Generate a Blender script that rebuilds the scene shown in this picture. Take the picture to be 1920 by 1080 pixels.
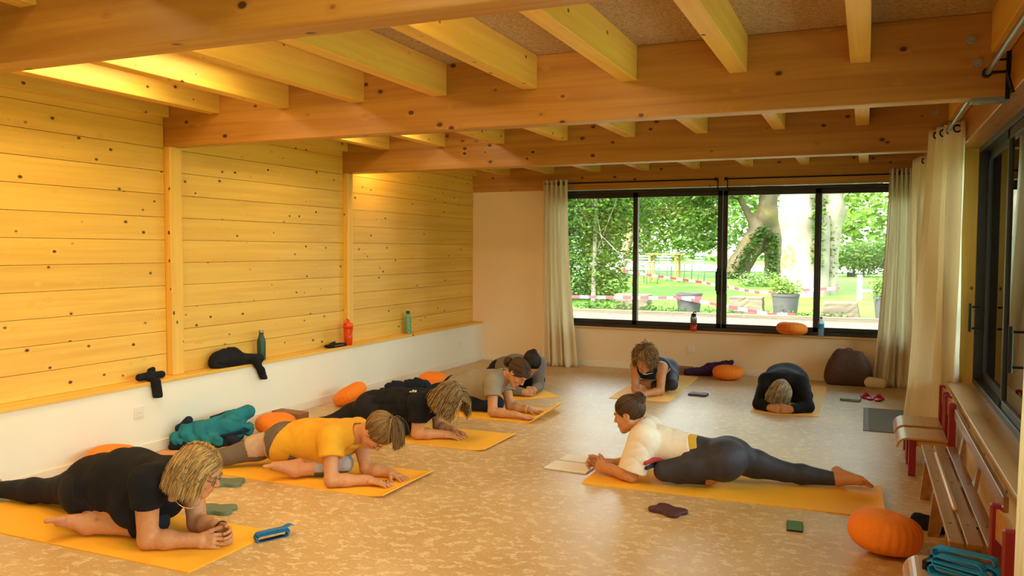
import bpy, bmesh, math, random
import numpy as np
from mathutils import Vector, Matrix, Euler
for o in list(bpy.data.objects): bpy.data.objects.remove(o, do_unlink=True)
SC = bpy.context.scene; C = SC.collection; PI = math.pi; MATZ = .007
# ------------------------------------------------------------------ camera
cam = bpy.data.objects.new('camera', bpy.data.cameras.new('camera')); C.objects.link(cam); SC.camera = cam
ya, pi_, ro = math.radians(23.297), math.radians(2.6765), math.radians(.2511)
F_ = Vector((-math.sin(ya)*math.cos(pi_), math.cos(ya)*math.cos(pi_), -math.sin(pi_))); R_ = Vector((math.cos(ya), math.sin(ya), 0)); U_ = R_.cross(F_)
R2, U2 = R_*math.cos(ro)+U_*math.sin(ro), -R_*math.sin(ro)+U_*math.cos(ro)
cam.matrix_world = Matrix(((R2.x, U2.x, -F_.x, 0), (R2.y, U2.y, -F_.y, 0), (R2.z, U2.z, -F_.z, 1.45), (0, 0, 0, 1)))
cam.data.sensor_width = 36; cam.data.lens = 1543.75/1920*36; cam.data.clip_end = 400; cam.data.clip_start = .05
# ------------------------------------------------------------------ world, sun, window portals, exposure
w = bpy.data.worlds.new('world'); SC.world = w; w.use_nodes = True; nt = w.node_tree
bg = nt.nodes['Background']; sky = nt.nodes.new('ShaderNodeTexSky'); sky.sky_type = 'NISHITA'; sky.sun_disc = False; sky.sun_elevation = math.radians(52); sky.sun_rotation = math.radians(215)
sky.air_density = 1.0; sky.dust_density = 4.0; sky.ozone_density = .6
hz = nt.nodes.new('ShaderNodeMixRGB'); hz.inputs[0].default_value = .55; hz.inputs[2].default_value = (.62, .70, .62, 1)   # thin bright cloud
sc_ = nt.nodes.new('ShaderNodeMixRGB'); sc_.blend_type = 'MULTIPLY'; sc_.inputs[0].default_value = 1; sc_.inputs[2].default_value = (.16, .16, .16, 1)
nt.links.new(sky.outputs[0], sc_.inputs[1]); nt.links.new(sc_.outputs[0], hz.inputs[1]); nt.links.new(hz.outputs[0], bg.inputs[0]); bg.inputs[1].default_value = 7.6
sun = bpy.data.objects.new('sun', bpy.data.lights.new('sun', 'SUN')); C.objects.link(sun); sun.data.energy = 3.4; sun.data.angle = math.radians(1.5); sun.data.color = (1, .95, .84)
sun.rotation_euler = (math.radians(40), 0, math.radians(-32))
def portal(loc, rot, sx, sy):
    l = bpy.data.lights.new('window_portal', 'AREA'); l.shape = 'RECTANGLE'; l.size = sx; l.size_y = sy; l.cycles.is_portal = True
    o = bpy.data.objects.new('window_portal', l); C.objects.link(o); o.location = loc; o.rotation_euler = rot
portal((-1.6, 9.98, 1.34), (math.radians(-90), 0, 0), 4.3, 1.7)
portal((.85, 4.45, 1.34), (0, math.radians(90), 0), 1.7, 4.8)
portal((.86, 8.4, 1.34), (0, math.radians(90), 0), 1.7, 2.5)
portal((.86, .4, 1.34), (0, math.radians(90), 0), 1.7, 2.9)
SC.view_settings.view_transform = 'Standard'; SC.view_settings.look = 'None'; SC.view_settings.gamma = 1; SC.view_settings.use_curve_mapping = False
SC.view_settings.exposure = .93
SC.cycles.max_bounces = 9; SC.cycles.diffuse_bounces = 6; SC.cycles.glossy_bounces = 3; SC.cycles.transmission_bounces = 4; SC.cycles.transparent_max_bounces = 8
SC.cycles.sample_clamp_indirect = 6; SC.cycles.use_denoising = True; SC.cycles.caustics_reflective = False; SC.cycles.caustics_refractive = False
# ------------------------------------------------------------------ tagging and basic shapes
def tag(o, label=None, cat=None, group=None, kind=None):
    if label: o['label'] = label
    if cat: o['category'] = cat
    if group: o['group'] = group
    if kind: o['kind'] = kind
    return o
def thing(name, label, cat, loc=(0, 0, 0), rz=0., group=None):
    o = bpy.data.objects.new(name, None); C.objects.link(o); o.empty_display_size = .05; o.location = loc; o.rotation_euler = (0, 0, rz)
    return tag(o, label, cat, group)
def obj(name, bm, mat, parent=None, smooth=False):
    me = bpy.data.meshes.new(name); bm.to_mesh(me); bm.free()
    if smooth: me.polygons.foreach_set('use_smooth', [True]*len(me.polygons))
    for m in (mat if isinstance(mat, (list, tuple)) else [mat]): me.materials.append(m)
    o = bpy.data.objects.new(name, me); C.objects.link(o)
    if parent is not None: o.parent = parent
    return o
def struct(name, bm, mat, parent=None, smooth=False):
    o = obj(name, bm, mat, parent, smooth)
    if parent is None: o['kind'] = 'structure'
    return o
def box(bm, x0, y0, z0, x1, y1, z1, bev=0., M=None, mi=0):
    r = bmesh.ops.create_cube(bm, size=1); vs = r['verts']
    bmesh.ops.scale(bm, vec=(abs(x1-x0), abs(y1-y0), abs(z1-z0)), verts=vs); bmesh.ops.translate(bm, vec=((x0+x1)/2, (y0+y1)/2, (z0+z1)/2), verts=vs)
    fs = list({f for v in vs for f in v.link_faces})
    if bev:
        es = list({e for v in vs for e in v.link_edges}); g = bmesh.ops.bevel(bm, geom=es, offset=bev, segments=1, affect='EDGES', profile=.5); vs = list({v for f in g['faces'] for v in f.verts}|{v for v in vs if v.is_valid})
        fs = list({f for v in vs for f in v.link_faces})
    for f in fs: f.material_index = mi
    if M is not None: bmesh.ops.transform(bm, matrix=M, verts=vs)
    return vs
def B(*a, **k):
    bm = bmesh.new(); box(bm, *a, **k); return bm
def cyl(bm, a, b, r0, r1=None, n=16, caps=True):
    a, b = Vector(a), Vector(b); d = b-a; r1 = r0 if r1 is None else r1
    M = Matrix.Translation((a+b)/2) @ d.to_track_quat('Z', 'Y').to_matrix().to_4x4()
    return bmesh.ops.create_cone(bm, cap_ends=caps, segments=n, radius1=r0, radius2=r1, depth=d.length, matrix=M)['verts']
def lathe(bm, prof, n=24, M=None):
    rings = []
    for r, z in prof: rings.append([bm.verts.new((r*math.cos(2*PI*i/n), r*math.sin(2*PI*i/n), z)) for i in range(n)])
    for a, b in zip(rings, rings[1:]):
        for i in range(n): bm.faces.new((a[i], a[(i+1) % n], b[(i+1) % n], b[i]))
    bm.faces.new(rings[0][::-1]); bm.faces.new(rings[-1]); vs = [v for r in rings for v in r]
    if M is not None: bmesh.ops.transform(bm, matrix=M, verts=vs)
    return vs
def sweep(bm, pts, r, n=8, flat=None):
    """tube, or a flat band when flat = (width, thickness)"""
    P = [Vector(p) for p in pts]; rings = []
    for i, p in enumerate(P):
        t = (P[min(i+1, len(P)-1)]-P[max(i-1, 0)]).normalized(); u = t.cross(Vector((0, 0, 1)) if abs(t.z) < .95 else Vector((1, 0, 0))).normalized(); v = u.cross(t)
        if flat: co = [(u*a*flat[0]/2+v*b*flat[1]/2) for a, b in ((-1, -1), (1, -1), (1, 1), (-1, 1))]
        else: co = [(u*math.cos(2*PI*k/n)+v*math.sin(2*PI*k/n))*r for k in range(n)]
        rings.append([bm.verts.new(p+c) for c in co])
    for a, b in zip(rings, rings[1:]):
        for i in range(len(a)): bm.faces.new((a[i], a[(i+1) % len(a)], b[(i+1) % len(a)], b[i]))
    bm.faces.new(rings[0][::-1]); bm.faces.new(rings[-1])
# ------------------------------------------------------------------ materials
MT = {}
def mat(name):
    m = bpy.data.materials.new(name); m.use_nodes = True; MT[name] = m; return m, m.node_tree, m.node_tree.nodes['Principled BSDF']
def N(nt, t, **k):
    n = nt.nodes.new(t)
    for a, b in k.items():
        if a.startswith('i_'): n.inputs[int(a[2:])].default_value = b
        else: setattr(n, a, b)
    return n
def ramp(nt, src, stops, interp='LINEAR'):
    r = nt.nodes.new('ShaderNodeValToRGB'); r.color_ramp.interpolation = interp
    while len(r.color_ramp.elements) < len(stops): r.color_ramp.elements.new(.5)
    for e, (p, c) in zip(r.color_ramp.elements, stops): e.position = p; e.color = (c[0], c[1], c[2], 1) if isinstance(c, (tuple, list)) else (c, c, c, 1)
    nt.links.new(src, r.inputs[0]); return r
def mixc(nt, f, a, b, mode='MIX'):
    m = nt.nodes.new('ShaderNodeMixRGB'); m.blend_type = mode
    for i, v in ((0, f), (1, a), (2, b)):
        if hasattr(v, 'links') or hasattr(v, 'is_linked'): nt.links.new(v, m.inputs[i])
        elif i == 0: m.inputs[0].default_value = v
        else: m.inputs[i].default_value = (*v, 1)
    return m.outputs[0]
def bump(nt, bs, src, st=.2, dist=.002):
    b = N(nt, 'ShaderNodeBump'); b.inputs['Strength'].default_value = st; b.inputs['Distance'].default_value = dist; nt.links.new(src, b.inputs['Height']); nt.links.new(b.outputs[0], bs.inputs['Normal'])
def plain(name, col, rough=.6, metal=0., var=.08, scale=30., bmp=0., spec=.5):
    m, nt, bs = mat(name); tc = N(nt, 'ShaderNodeTexCoord'); no = N(nt, 'ShaderNodeTexNoise'); no.inputs['Scale'].default_value = scale; no.inputs['Detail'].default_value = 4; nt.links.new(tc.outputs['Object'], no.inputs[0])
    r = ramp(nt, no.outputs[0], [(.3, tuple(c*(1-var) for c in col)), (.7, tuple(min(1, c*(1+var)) for c in col))]); nt.links.new(r.outputs[0], bs.inputs['Base Color'])
    bs.inputs['Roughness'].default_value = rough; bs.inputs['Metallic'].default_value = metal; bs.inputs['Specular IOR Level'].default_value = spec
    if bmp: bump(nt, bs, no.outputs[0], bmp)
    return m
def wood(name, light, dark, knot=(.10, .035, .01), axis=0, rough=.42, knots=1., kscale=1., grain=1., coat=0.):
    """boards are modelled with their length along the local axis given"""
    m, nt, bs = mat(name); L = nt.links; tc = N(nt, 'ShaderNodeTexCoord'); oi = N(nt, 'ShaderNodeObjectInfo')
    of = N(nt, 'ShaderNodeVectorMath', operation='MULTIPLY_ADD'); rnd = N(nt, 'ShaderNodeCombineXYZ')
    for i, k in enumerate((37., 71., 53.)):
        mm = N(nt, 'ShaderNodeMath', operation='MULTIPLY'); mm.inputs[1].default_value = k; L.new(oi.outputs['Random'], mm.inputs[0]); L.new(mm.outputs[0], rnd.inputs[i])
    L.new(tc.outputs['Object'], of.inputs[0]); of.inputs[1].default_value = (1, 1, 1); L.new(rnd.outputs[0], of.inputs[2])
    def scaled(a, b):
        v = N(nt, 'ShaderNodeVectorMath', operation='MULTIPLY'); s = [b, b, b]; s[axis] = a; v.inputs[1].default_value = s; L.new(of.outputs[0], v.inputs[0]); return v.outputs[0]
    vo = N(nt, 'ShaderNodeTexVoronoi'); vo.inputs['Scale'].default_value = 1; L.new(scaled(6.5*kscale, 9.5*kscale), vo.inputs[0])
    km = ramp(nt, vo.outputs['Distance'], [(.072*knots, 1.), (.112*knots+.01, 0.)]); halo = ramp(nt, vo.outputs['Distance'], [(.06, 1.), (.26, 0.)])
    n1 = N(nt, 'ShaderNodeTexNoise'); n1.inputs['Scale'].default_value = 1; n1.inputs['Detail'].default_value = 5; n1.inputs['Distortion'].default_value = .4
    add = N(nt, 'ShaderNodeVectorMath', operation='MULTIPLY_ADD'); hv = N(nt, 'ShaderNodeCombineXYZ')
    for i in range(3): L.new(halo.outputs[0], hv.inputs[i])
    L.new(hv.outputs[0], add.inputs[0]); add.inputs[1].default_value = (.7, .7, .7); L.new(scaled(.8*grain, 22*grain), add.inputs[2]); L.new(add.outputs[0], n1.inputs[0])
    n2 = N(nt, 'ShaderNodeTexNoise'); n2.inputs['Scale'].default_value = 1; n2.inputs['Detail'].default_value = 3; L.new(scaled(3, 110), n2.inputs[0])
    g = ramp(nt, n1.outputs[0], [(.30, dark), (.62, light)]); c = mixc(nt, ramp(nt, n2.outputs[0], [(.35, .22), (.7, 0.)]).outputs[0], g.outputs[0], dark)
    n3 = N(nt, 'ShaderNodeTexNoise'); n3.inputs['Scale'].default_value = 1; L.new(scaled(.5, 2.), n3.inputs[0])
    hs = N(nt, 'ShaderNodeHueSaturation'); L.new(c, hs.inputs['Color']); v = N(nt, 'ShaderNodeMapRange'); v.inputs[3].default_value = .96; v.inputs[4].default_value = 1.05; L.new(oi.outputs['Random'], v.inputs[0]); L.new(v.outputs[0], hs.inputs['Value'])
    c = mixc(nt, km.outputs[0], hs.outputs[0], knot); L.new(c, bs.inputs['Base Color']); bs.inputs['Roughness'].default_value = rough
    if coat: bs.inputs['Coat Weight'].default_value = coat; bs.inputs['Coat Roughness'].default_value = .25
    bump(nt, bs, n1.outputs[0], .12, .003); return m
PL, PD = (.84, .53, .095), (.72, .41, .06)
for ax, n_ in enumerate('xyz'): wood('pine_'+n_, PL, PD, axis=ax)
wood('glulam_x', (.54, .265, .045), (.39, .165, .022), (.07, .022, .006), axis=0, knots=1.15, kscale=.85); wood('glulam_y', (.54, .265, .045), (.39, .165, .022), (.07, .022, .006), axis=1, knots=1.1, kscale=.9)
wood('sill_x', (.72, .47, .22), (.58, .34, .14), axis=0, rough=.35); wood('sill_y', (.76, .52, .25), (.62, .40, .17), axis=1, rough=.3)
wood('bench_wood', (.40, .18, .045), (.24, .095, .02), axis=1, knots=.0, rough=.3, coat=.3); wood('seat_ply', (.58, .30, .08), (.45, .21, .05), axis=1, knots=.0, rough=.28, coat=.4)
wood('stick_wood', (.78, .48, .17), (.62, .34, .10), axis=1, knots=0, rough=.3, coat=.4); wood('cork', (.33, .16, .06), (.22, .10, .035), axis=0, knots=0, grain=4, rough=.8); wood('log', (.17, .14, .095), (.08, .06, .04), axis=0, knots=.6, rough=.9, grain=.6)
plain('paint', (.84, .81, .65), .65, var=.015, scale=2.5); plain('paint_back', (.86, .70, .46), .65, var=.015, scale=2.5); plain('skirting', (.82, .77, .62), .5, var=.02)
plain('alu_dark', (.030, .027, .024), .38, .3, .05); plain('black_metal', (.012, .012, .012), .35, .6, .05); plain('steel', (.30, .31, .30), .35, .9); plain('galv', (.42, .42, .38), .45, .8, .1)
plain('plastic_white', (.80, .74, .62), .4, var=.01); plain('mat_yellow', (.95, .47, .02), .75, var=.03, scale=220, bmp=.15); plain('mat_pale', (.95, .56, .14), .75, var=.03, scale=220, bmp=.15)
plain('cushion', (.90, .235, .008), .8, var=.06, scale=160, bmp=.1); plain('red_paint', (.27, .012, .018), .32, var=.06); plain('cream_cloth', (.80, .70, .50), .9, var=.03)
plain('black_cloth', (.010, .010, .012), .85, var=.3, scale=14, spec=.2); plain('black_legging', (.012, .011, .014), .75, var=.2, scale=14, spec=.25); plain('navy_cloth', (.012, .018, .035), .9, var=.3, scale=20, spec=.2)
plain('mustard', (.72, .36, .012), .85, var=.05, scale=20); plain('grey_tee', (.30, .25, .165), .9, var=.06, scale=14); plain('grey_knit', (.19, .16, .13), .9, var=.18, scale=60); plain('white_tee', (.80, .68, .50), .9, var=.04)
plain('charcoal_legging', (.042, .038, .044), .62, var=.15, scale=25, spec=.3); plain('belt_yellow', (.62, .37, .03), .8); plain('teal_cloth', (.004, .17, .20), .8, var=.2, scale=12); plain('purple_cloth', (.035, .006, .045), .9, var=.3, scale=20)
plain('brown_bag', (.085, .040, .028), .7, var=.15, scale=30); plain('maroon_foam', (.075, .020, .022), .6, var=.08, scale=80); plain('violet_foam', (.10, .055, .10), .6); plain('green_foam', (.135, .175, .105), .7, var=.06, scale=80); plain('mint_foam', (.32, .46, .40), .7)
plain('cyan_strap', (.015, .27, .60), .75, var=.08, scale=120, bmp=.1); plain('strap_blue', (.015, .16, .34), .75, var=.08, scale=120, bmp=.1); plain('grey_rug', (.17, .175, .155), .95, var=.12, scale=140, bmp=.3); plain('grey_rug_edge', (.30, .33, .38), .95)
plain('pink_rubber', (.50, .012, .07), .5); plain('paper', (.86, .80, .68), .8, var=.01); plain('green_bottle', (.018, .06, .025), .4); plain('orange_plastic', (.82, .075, .010), .25); plain('red_plastic', (.60, .03, .025), .35); plain('gold', (.75, .48, .12), .25, 1.)
plain('red_print', (.42, .035, .02), .85); plain('navy_print', (.02, .02, .05), .85); plain('white_print', (.85, .82, .75), .8); plain('planter', (.06, .058, .056), .8, var=.1, scale=6); plain('blue_cap', (.02, .16, .55), .4); plain('yellow_band', (.70, .48, .04), .5)
plain('alu_chair', (.36, .40, .42), .35, .3); plain('white_wood', (.80, .80, .74), .6); plain('table_wood', (.40, .22, .06), .5); plain('mesh_grey', (.10, .085, .065), .8, var=.5, scale=260); plain('shell_dark', (.015, .05, .03), .15)
def tint_mat(name, rough, spec=.5, bmp=0., bs_scale=40., sheen=0.):
    m, nt, bs = mat(name); at = N(nt, 'ShaderNodeAttribute', attribute_name='tint'); tc = N(nt, 'ShaderNodeTexCoord'); no = N(nt, 'ShaderNodeTexNoise'); no.inputs['Scale'].default_value = bs_scale; no.inputs['Detail'].default_value = 3; nt.links.new(tc.outputs['Object'], no.inputs[0])
    c = mixc(nt, 1., at.outputs['Color'], ramp(nt, no.outputs[0], [(.3, (.90, .88, .86)), (.7, (1.05, 1.05, 1.05))]).outputs[0], 'MULTIPLY'); nt.links.new(c, bs.inputs['Base Color'])
    bs.inputs['Roughness'].default_value = rough; bs.inputs['Specular IOR Level'].default_value = spec
    if bmp: bump(nt, bs, no.outputs[0], bmp)
    return m
tint_mat('skin', .48, .4, .05, 60); tint_mat('eye', .15, .6); tint_mat('hair', .50, .30, 0, 80); tint_mat('tinted_cloth', .8, .3, 0, 40); tint_mat('bark', .95, .2, .8, 9)
# leaves: part of the light passes through
m, nt, bs = mat('leaf'); at = N(nt, 'ShaderNodeAttribute', attribute_name='tint'); tr = N(nt, 'ShaderNodeBsdfTranslucent'); mx = N(nt, 'ShaderNodeMixShader'); mx.inputs[0].default_value = .45
nt.links.new(at.outputs['Color'], bs.inputs['Base Color']); nt.links.new(at.outputs['Color'], tr.inputs[0]); bs.inputs['Roughness'].default_value = .5; nt.links.new(bs.outputs[0], mx.inputs[1]); nt.links.new(tr.outputs[0], mx.inputs[2]); nt.links.new(mx.outputs[0], nt.nodes['Material Output'].inputs[0])
m, nt, bs = mat('curtain'); tr = N(nt, 'ShaderNodeBsdfTranslucent'); tr.inputs[0].default_value = (.98, .92, .76, 1); mx = N(nt, 'ShaderNodeMixShader'); mx.inputs[0].default_value = .45
bs.inputs['Base Color'].default_value = (.94, .88, .72, 1); bs.inputs['Roughness'].default_value = .9; nt.links.new(bs.outputs[0], mx.inputs[1]); nt.links.new(tr.outputs[0], mx.inputs[2]); nt.links.new(mx.outputs[0], nt.nodes['Material Output'].inputs[0])
# window glass, thin panes
m, nt, bs = mat('glass'); tr = N(nt, 'ShaderNodeBsdfTransparent'); tr.inputs[0].default_value = (.95, .98, .96, 1); gl = N(nt, 'ShaderNodeBsdfGlossy'); gl.inputs['Roughness'].default_value = .0; fr = N(nt, 'ShaderNodeFresnel'); fr.inputs[0].default_value = 1.5; mx = N(nt, 'ShaderNodeMixShader')
nt.links.new(fr.outputs[0], mx.inputs[0]); nt.links.new(tr.outputs[0], mx.inputs[1]); nt.links.new(gl.outputs[0], mx.inputs[2]); nt.links.new(mx.outputs[0], nt.nodes['Material Output'].inputs[0])
m, nt, bs = mat('clear_plastic'); tr = N(nt, 'ShaderNodeBsdfTransparent'); tr.inputs[0].default_value = (.75, .88, .95, 1); mx = N(nt, 'ShaderNodeMixShader'); mx.inputs[0].default_value = .35; bs.inputs['Base Color'].default_value = (.5, .7, .8, 1); bs.inputs['Roughness'].default_value = .1
nt.links.new(tr.outputs[0], mx.inputs[1]); nt.links.new(bs.outputs[0], mx.inputs[2]); nt.links.new(mx.outputs[0], nt.nodes['Material Output'].inputs[0])
m, nt, bs = mat('orange_clear'); tr = N(nt, 'ShaderNodeBsdfTransparent'); tr.inputs[0].default_value = (1., .32, .08, 1); mx = N(nt, 'ShaderNodeMixShader'); mx.inputs[0].default_value = .55; bs.inputs['Base Color'].default_value = (.8, .10, .01, 1); bs.inputs['Roughness'].default_value = .2
nt.links.new(tr.outputs[0], mx.inputs[1]); nt.links.new(bs.outputs[0], mx.inputs[2]); nt.links.new(mx.outputs[0], nt.nodes['Material Output'].inputs[0])
# floor: tan vinyl, pale blotches partly its own, partly glossy reflection painted in
m, nt, bs = mat('floor_vinyl'); L = nt.links; tc = N(nt, 'ShaderNodeTexCoord'); mp = N(nt, 'ShaderNodeMapping'); mp.inputs['Scale'].default_value = (1, 1.25, 1); L.new(tc.outputs['Object'], mp.inputs[0])
n1 = N(nt, 'ShaderNodeTexNoise'); n1.inputs['Scale'].default_value = 15; n1.inputs['Detail'].default_value = 3; n1.inputs['Roughness'].default_value = .55; L.new(mp.outputs[0], n1.inputs[0])
n2 = N(nt, 'ShaderNodeTexNoise'); n2.inputs['Scale'].default_value = 2.2; n2.inputs['Detail'].default_value = 4; L.new(mp.outputs[0], n2.inputs[0])
n3 = N(nt, 'ShaderNodeTexNoise'); n3.inputs['Scale'].default_value = 60; n3.inputs['Detail'].default_value = 4; L.new(mp.outputs[0], n3.inputs[0])
base = ramp(nt, n2.outputs[0], [(.3, (.56, .355, .135)), (.7, (.64, .44, .19))]); bl = ramp(nt, n1.outputs[0], [(.52, 0.), (.61, .70)])
c = mixc(nt, bl.outputs[0], base.outputs[0], (.80, .62, .36)); c = mixc(nt, ramp(nt, n3.outputs[0], [(.35, .35), (.6, 0.)]).outputs[0], c, (.42, .23, .08)); L.new(c, bs.inputs['Base Color'])
rr = ramp(nt, n1.outputs[0], [(.4, .34), (.7, .46)]); L.new(rr.outputs[0], bs.inputs['Roughness']); bs.inputs['Specular IOR Level'].default_value = .5; bump(nt, bs, n3.outputs[0], .04, .001)
# wood-wool ceiling boards
m, nt, bs = mat('wood_wool'); L = nt.links; tc = N(nt, 'ShaderNodeTexCoord'); n1 = N(nt, 'ShaderNodeTexNoise'); n1.inputs['Scale'].default_value = 55; n1.inputs['Detail'].default_value = 6; n1.inputs['Roughness'].default_value = .8; n1.inputs['Distortion'].default_value = 1.5; L.new(tc.outputs['Object'], n1.inputs[0])
r = ramp(nt, n1.outputs[0], [(.36, (.26, .15, .05)), (.5, (.60, .41, .19)), (.66, (.80, .58, .31))]); L.new(r.outputs[0], bs.inputs['Base Color']); bs.inputs['Roughness'].default_value = .95; bump(nt, bs, n1.outputs[0], .8, .01)
def ground(name, a, b, sc, c3=None):
    m, nt, bs = mat(name); tc = N(nt, 'ShaderNodeTexCoord'); n1 = N(nt, 'ShaderNodeTexNoise'); n1.inputs['Scale'].default_value = sc; n1.inputs['Detail'].default_value = 8; n1.inputs['Roughness'].default_value = .7; nt.links.new(tc.outputs['Object'], n1.inputs[0])
    r = ramp(nt, n1.outputs[0], [(.35, a), (.62, b)]); nt.links.new(r.outputs[0], bs.inputs['Base Color']); bs.inputs['Roughness'].default_value = .95; bump(nt, bs, n1.outputs[0], .6, .03)
ground('lawn', (.045, .14, .005), (.11, .26, .012), 1.8); ground('gravel', (.05, .043, .028), (.135, .12, .09), 14); ground('pale_path', (.44, .42, .36), (.58, .56, .50), 3)
# red and white barrier tape: the stripes are printed on it
m, nt, bs = mat('barrier_tape'); tc = N(nt, 'ShaderNodeTexCoord'); sp = N(nt, 'ShaderNodeSeparateXYZ'); nt.links.new(tc.outputs['UV'], sp.inputs[0]); fm = N(nt, 'ShaderNodeMath', operation='FRACT'); nt.links.new(sp.outputs[0], fm.inputs[0])
r = ramp(nt, fm.outputs[0], [(0, (.70, .02, .03)), (.5, (.85, .85, .85))], 'CONSTANT'); nt.links.new(r.outputs[0], bs.inputs['Base Color']); bs.inputs['Roughness'].default_value = .5
# patterned green flask, slate screen of the phone
m, nt, bs = mat('flask_print'); tc = N(nt, 'ShaderNodeTexCoord'); vo = N(nt, 'ShaderNodeTexVoronoi'); vo.inputs['Scale'].default_value = 45; nt.links.new(tc.outputs['Object'], vo.inputs[0]); r = ramp(nt, vo.outputs['Distance'], [(.25, (.45, .10, .03)), (.36, (.08, .30, .12)), (.7, (.12, .42, .22))]); nt.links.new(r.outputs[0], bs.inputs['Base Color']); bs.inputs['Roughness'].default_value = .4
plain('screen', (.02, .03, .025), .08); plain('phone_case', (.01, .012, .01), .4)
# ------------------------------------------------------------------ implicit-surface modelling (bodies, clothes, cushions, bundles)
V3 = lambda *a: np.array(a, float)
def nrm(v):
    v = np.asarray(v, float); return v/(np.linalg.norm(v)+1e-12)
def rc(a, b, ra, rb, k=.02, side=None, s=1., op='u'):
    return ('c', np.asarray(a, float), np.asarray(b, float), ra, rb, k, None if side is None else nrm(side), s, op)
def el(c, r, axes=None, k=.02, op='u'):
    return ('e', np.asarray(c, float), np.asarray(r, float), np.eye(3) if axes is None else np.asarray(axes, float), k, op)
def pbox(p):
    if p[0] == 'c':
        _, a, b, ra, rb, k, sd, s, op = p
        r = max(ra, rb)*max(1, s); return np.minimum(a, b)-r-k, np.maximum(a, b)+r+k
    r = max(p[2]); return p[1]-r-p[4], p[1]+r+p[4]
def pdist(p, X, Y, Z):
    if p[0] == 'c':
        _, a, b, ra, rb, k, sd, s, op = p
        x, y, z = X-a[0], Y-a[1], Z-a[2]; d = b-a
        if sd is not None:
            q = (x*sd[0]+y*sd[1]+z*sd[2])*(1/s-1); x = x+q*sd[0]; y = y+q*sd[1]; z = z+q*sd[2]
            d = d+sd*np.dot(d, sd)*(1/s-1)
        L = float(d@d)+1e-12
        t = np.clip((x*d[0]+y*d[1]+z*d[2])/L, 0, 1)
        return np.sqrt((x-t*d[0])**2+(y-t*d[1])**2+(z-t*d[2])**2)-(ra+(rb-ra)*t)
    _, c, r, A, k, op = p
    x, y, z = X-c[0], Y-c[1], Z-c[2]
    u = [(x*A[i][0]+y*A[i][1]+z*A[i][2]) for i in range(3)]
    k0 = np.sqrt(sum((u[i]/r[i])**2 for i in range(3)))+1e-9
    k1 = np.sqrt(sum((u[i]/r[i]**2)**2 for i in range(3)))+1e-9
    return k0*(k0-1)/k1
class Grid:
    def __init__(s, lo, hi, h):
        s.lo = np.asarray(lo, float); s.h = h
        s.n = np.maximum(np.ceil((np.asarray(hi)-s.lo)/h).astype(int)+1, 4)
        s.ax = [(s.lo[i]+h*np.arange(s.n[i])).astype(np.float32) for i in range(3)]
    def xyz(s): return s.ax[0][:, None, None], s.ax[1][None, :, None], s.ax[2][None, None, :]
    def eval(s, prims, off=0.):
        F = np.full(tuple(s.n), .3, np.float32)
        for p in prims:
            lo, hi = pbox(p); k = p[5] if p[0] == 'c' else p[4]; op = p[-1]
            m = abs(off)+2*s.h+.012
            i0 = np.clip(np.floor((lo-m-s.lo)/s.h).astype(int), 0, s.n); i1 = np.clip(np.ceil((hi+m-s.lo)/s.h).astype(int)+1, 0, s.n)
            if (i1 <= i0).any(): continue
            sl = tuple(slice(i0[i], i1[i]) for i in range(3))
            d = pdist(p, s.ax[0][sl[0]][:, None, None], s.ax[1][sl[1]][None, :, None], s.ax[2][sl[2]][None, None, :]).astype(np.float32)-(off if op == 'u' else 0)
            G = F[sl]
            if op == 'u':
                hh = np.maximum(k-np.abs(G-d), 0); F[sl] = np.minimum(G, d)-hh*hh/(4*k)
            else:
                hh = np.maximum(k-np.abs(G+d), 0); F[sl] = np.maximum(G, -d)+hh*hh/(4*k)
        return F
def nets(g, F):
    S = F < 0
    n = F.shape
    C = np.zeros((n[0]-1, n[1]-1, n[2]-1), np.int8)
    for i in (0, 1):
        for j in (0, 1):
            for k in (0, 1): C += S[i:n[0]-1+i, j:n[1]-1+j, k:n[2]-1+k]
    act = (C > 0) & (C < 8); I = np.argwhere(act)
    if len(I) == 0: return np.zeros((0, 3)), np.zeros((0, 4), int)
    idx = np.full(C.shape, -1, np.int32); idx[act] = np.arange(len(I))
    co = [(i, j, k) for i in (0, 1) for j in (0, 1) for k in (0, 1)]
    val = np.stack([F[I[:, 0]+a, I[:, 1]+b, I[:, 2]+c] for a, b, c in co], 1).astype(np.float64)
    acc = np.zeros((len(I), 3)); cnt = np.zeros(len(I))
    for a in range(8):
        for b in range(a+1, 8):
            da = np.array(co[b])-np.array(co[a])
            if np.abs(da).sum() != 1: continue
            va, vb = val[:, a], val[:, b]; m = (va < 0) != (vb < 0)
            t = np.where(m, va/np.where(m, va-vb, 1), 0)
            acc += m[:, None]*(np.array(co[a])+t[:, None]*da); cnt += m
    V = g.lo+g.h*(I+acc/cnt[:, None])
    Q = []
    for ax in range(3):
        s0 = [slice(None)]*3; s1 = [slice(None)]*3; s0[ax] = slice(0, -1); s1[ax] = slice(1, None)
        A, B = S[tuple(s0)], S[tuple(s1)]
        E = np.argwhere(A != B); u, v = (ax+1) % 3, (ax+2) % 3
        ok = (E[:, u] > 0) & (E[:, v] > 0) & (E[:, u] < n[u]-1) & (E[:, v] < n[v]-1); E = E[ok]
        fl = A[E[:, 0], E[:, 1], E[:, 2]]
        def at(du, dv):
            e = E.copy(); e[:, u] += du; e[:, v] += dv
            return idx[e[:, 0], e[:, 1], e[:, 2]]
        q = np.stack([at(-1, -1), at(0, -1), at(0, 0), at(-1, 0)], 1)
        q[~fl] = q[~fl][:, ::-1]; Q.append(q)
    return V, np.concatenate(Q)
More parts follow.
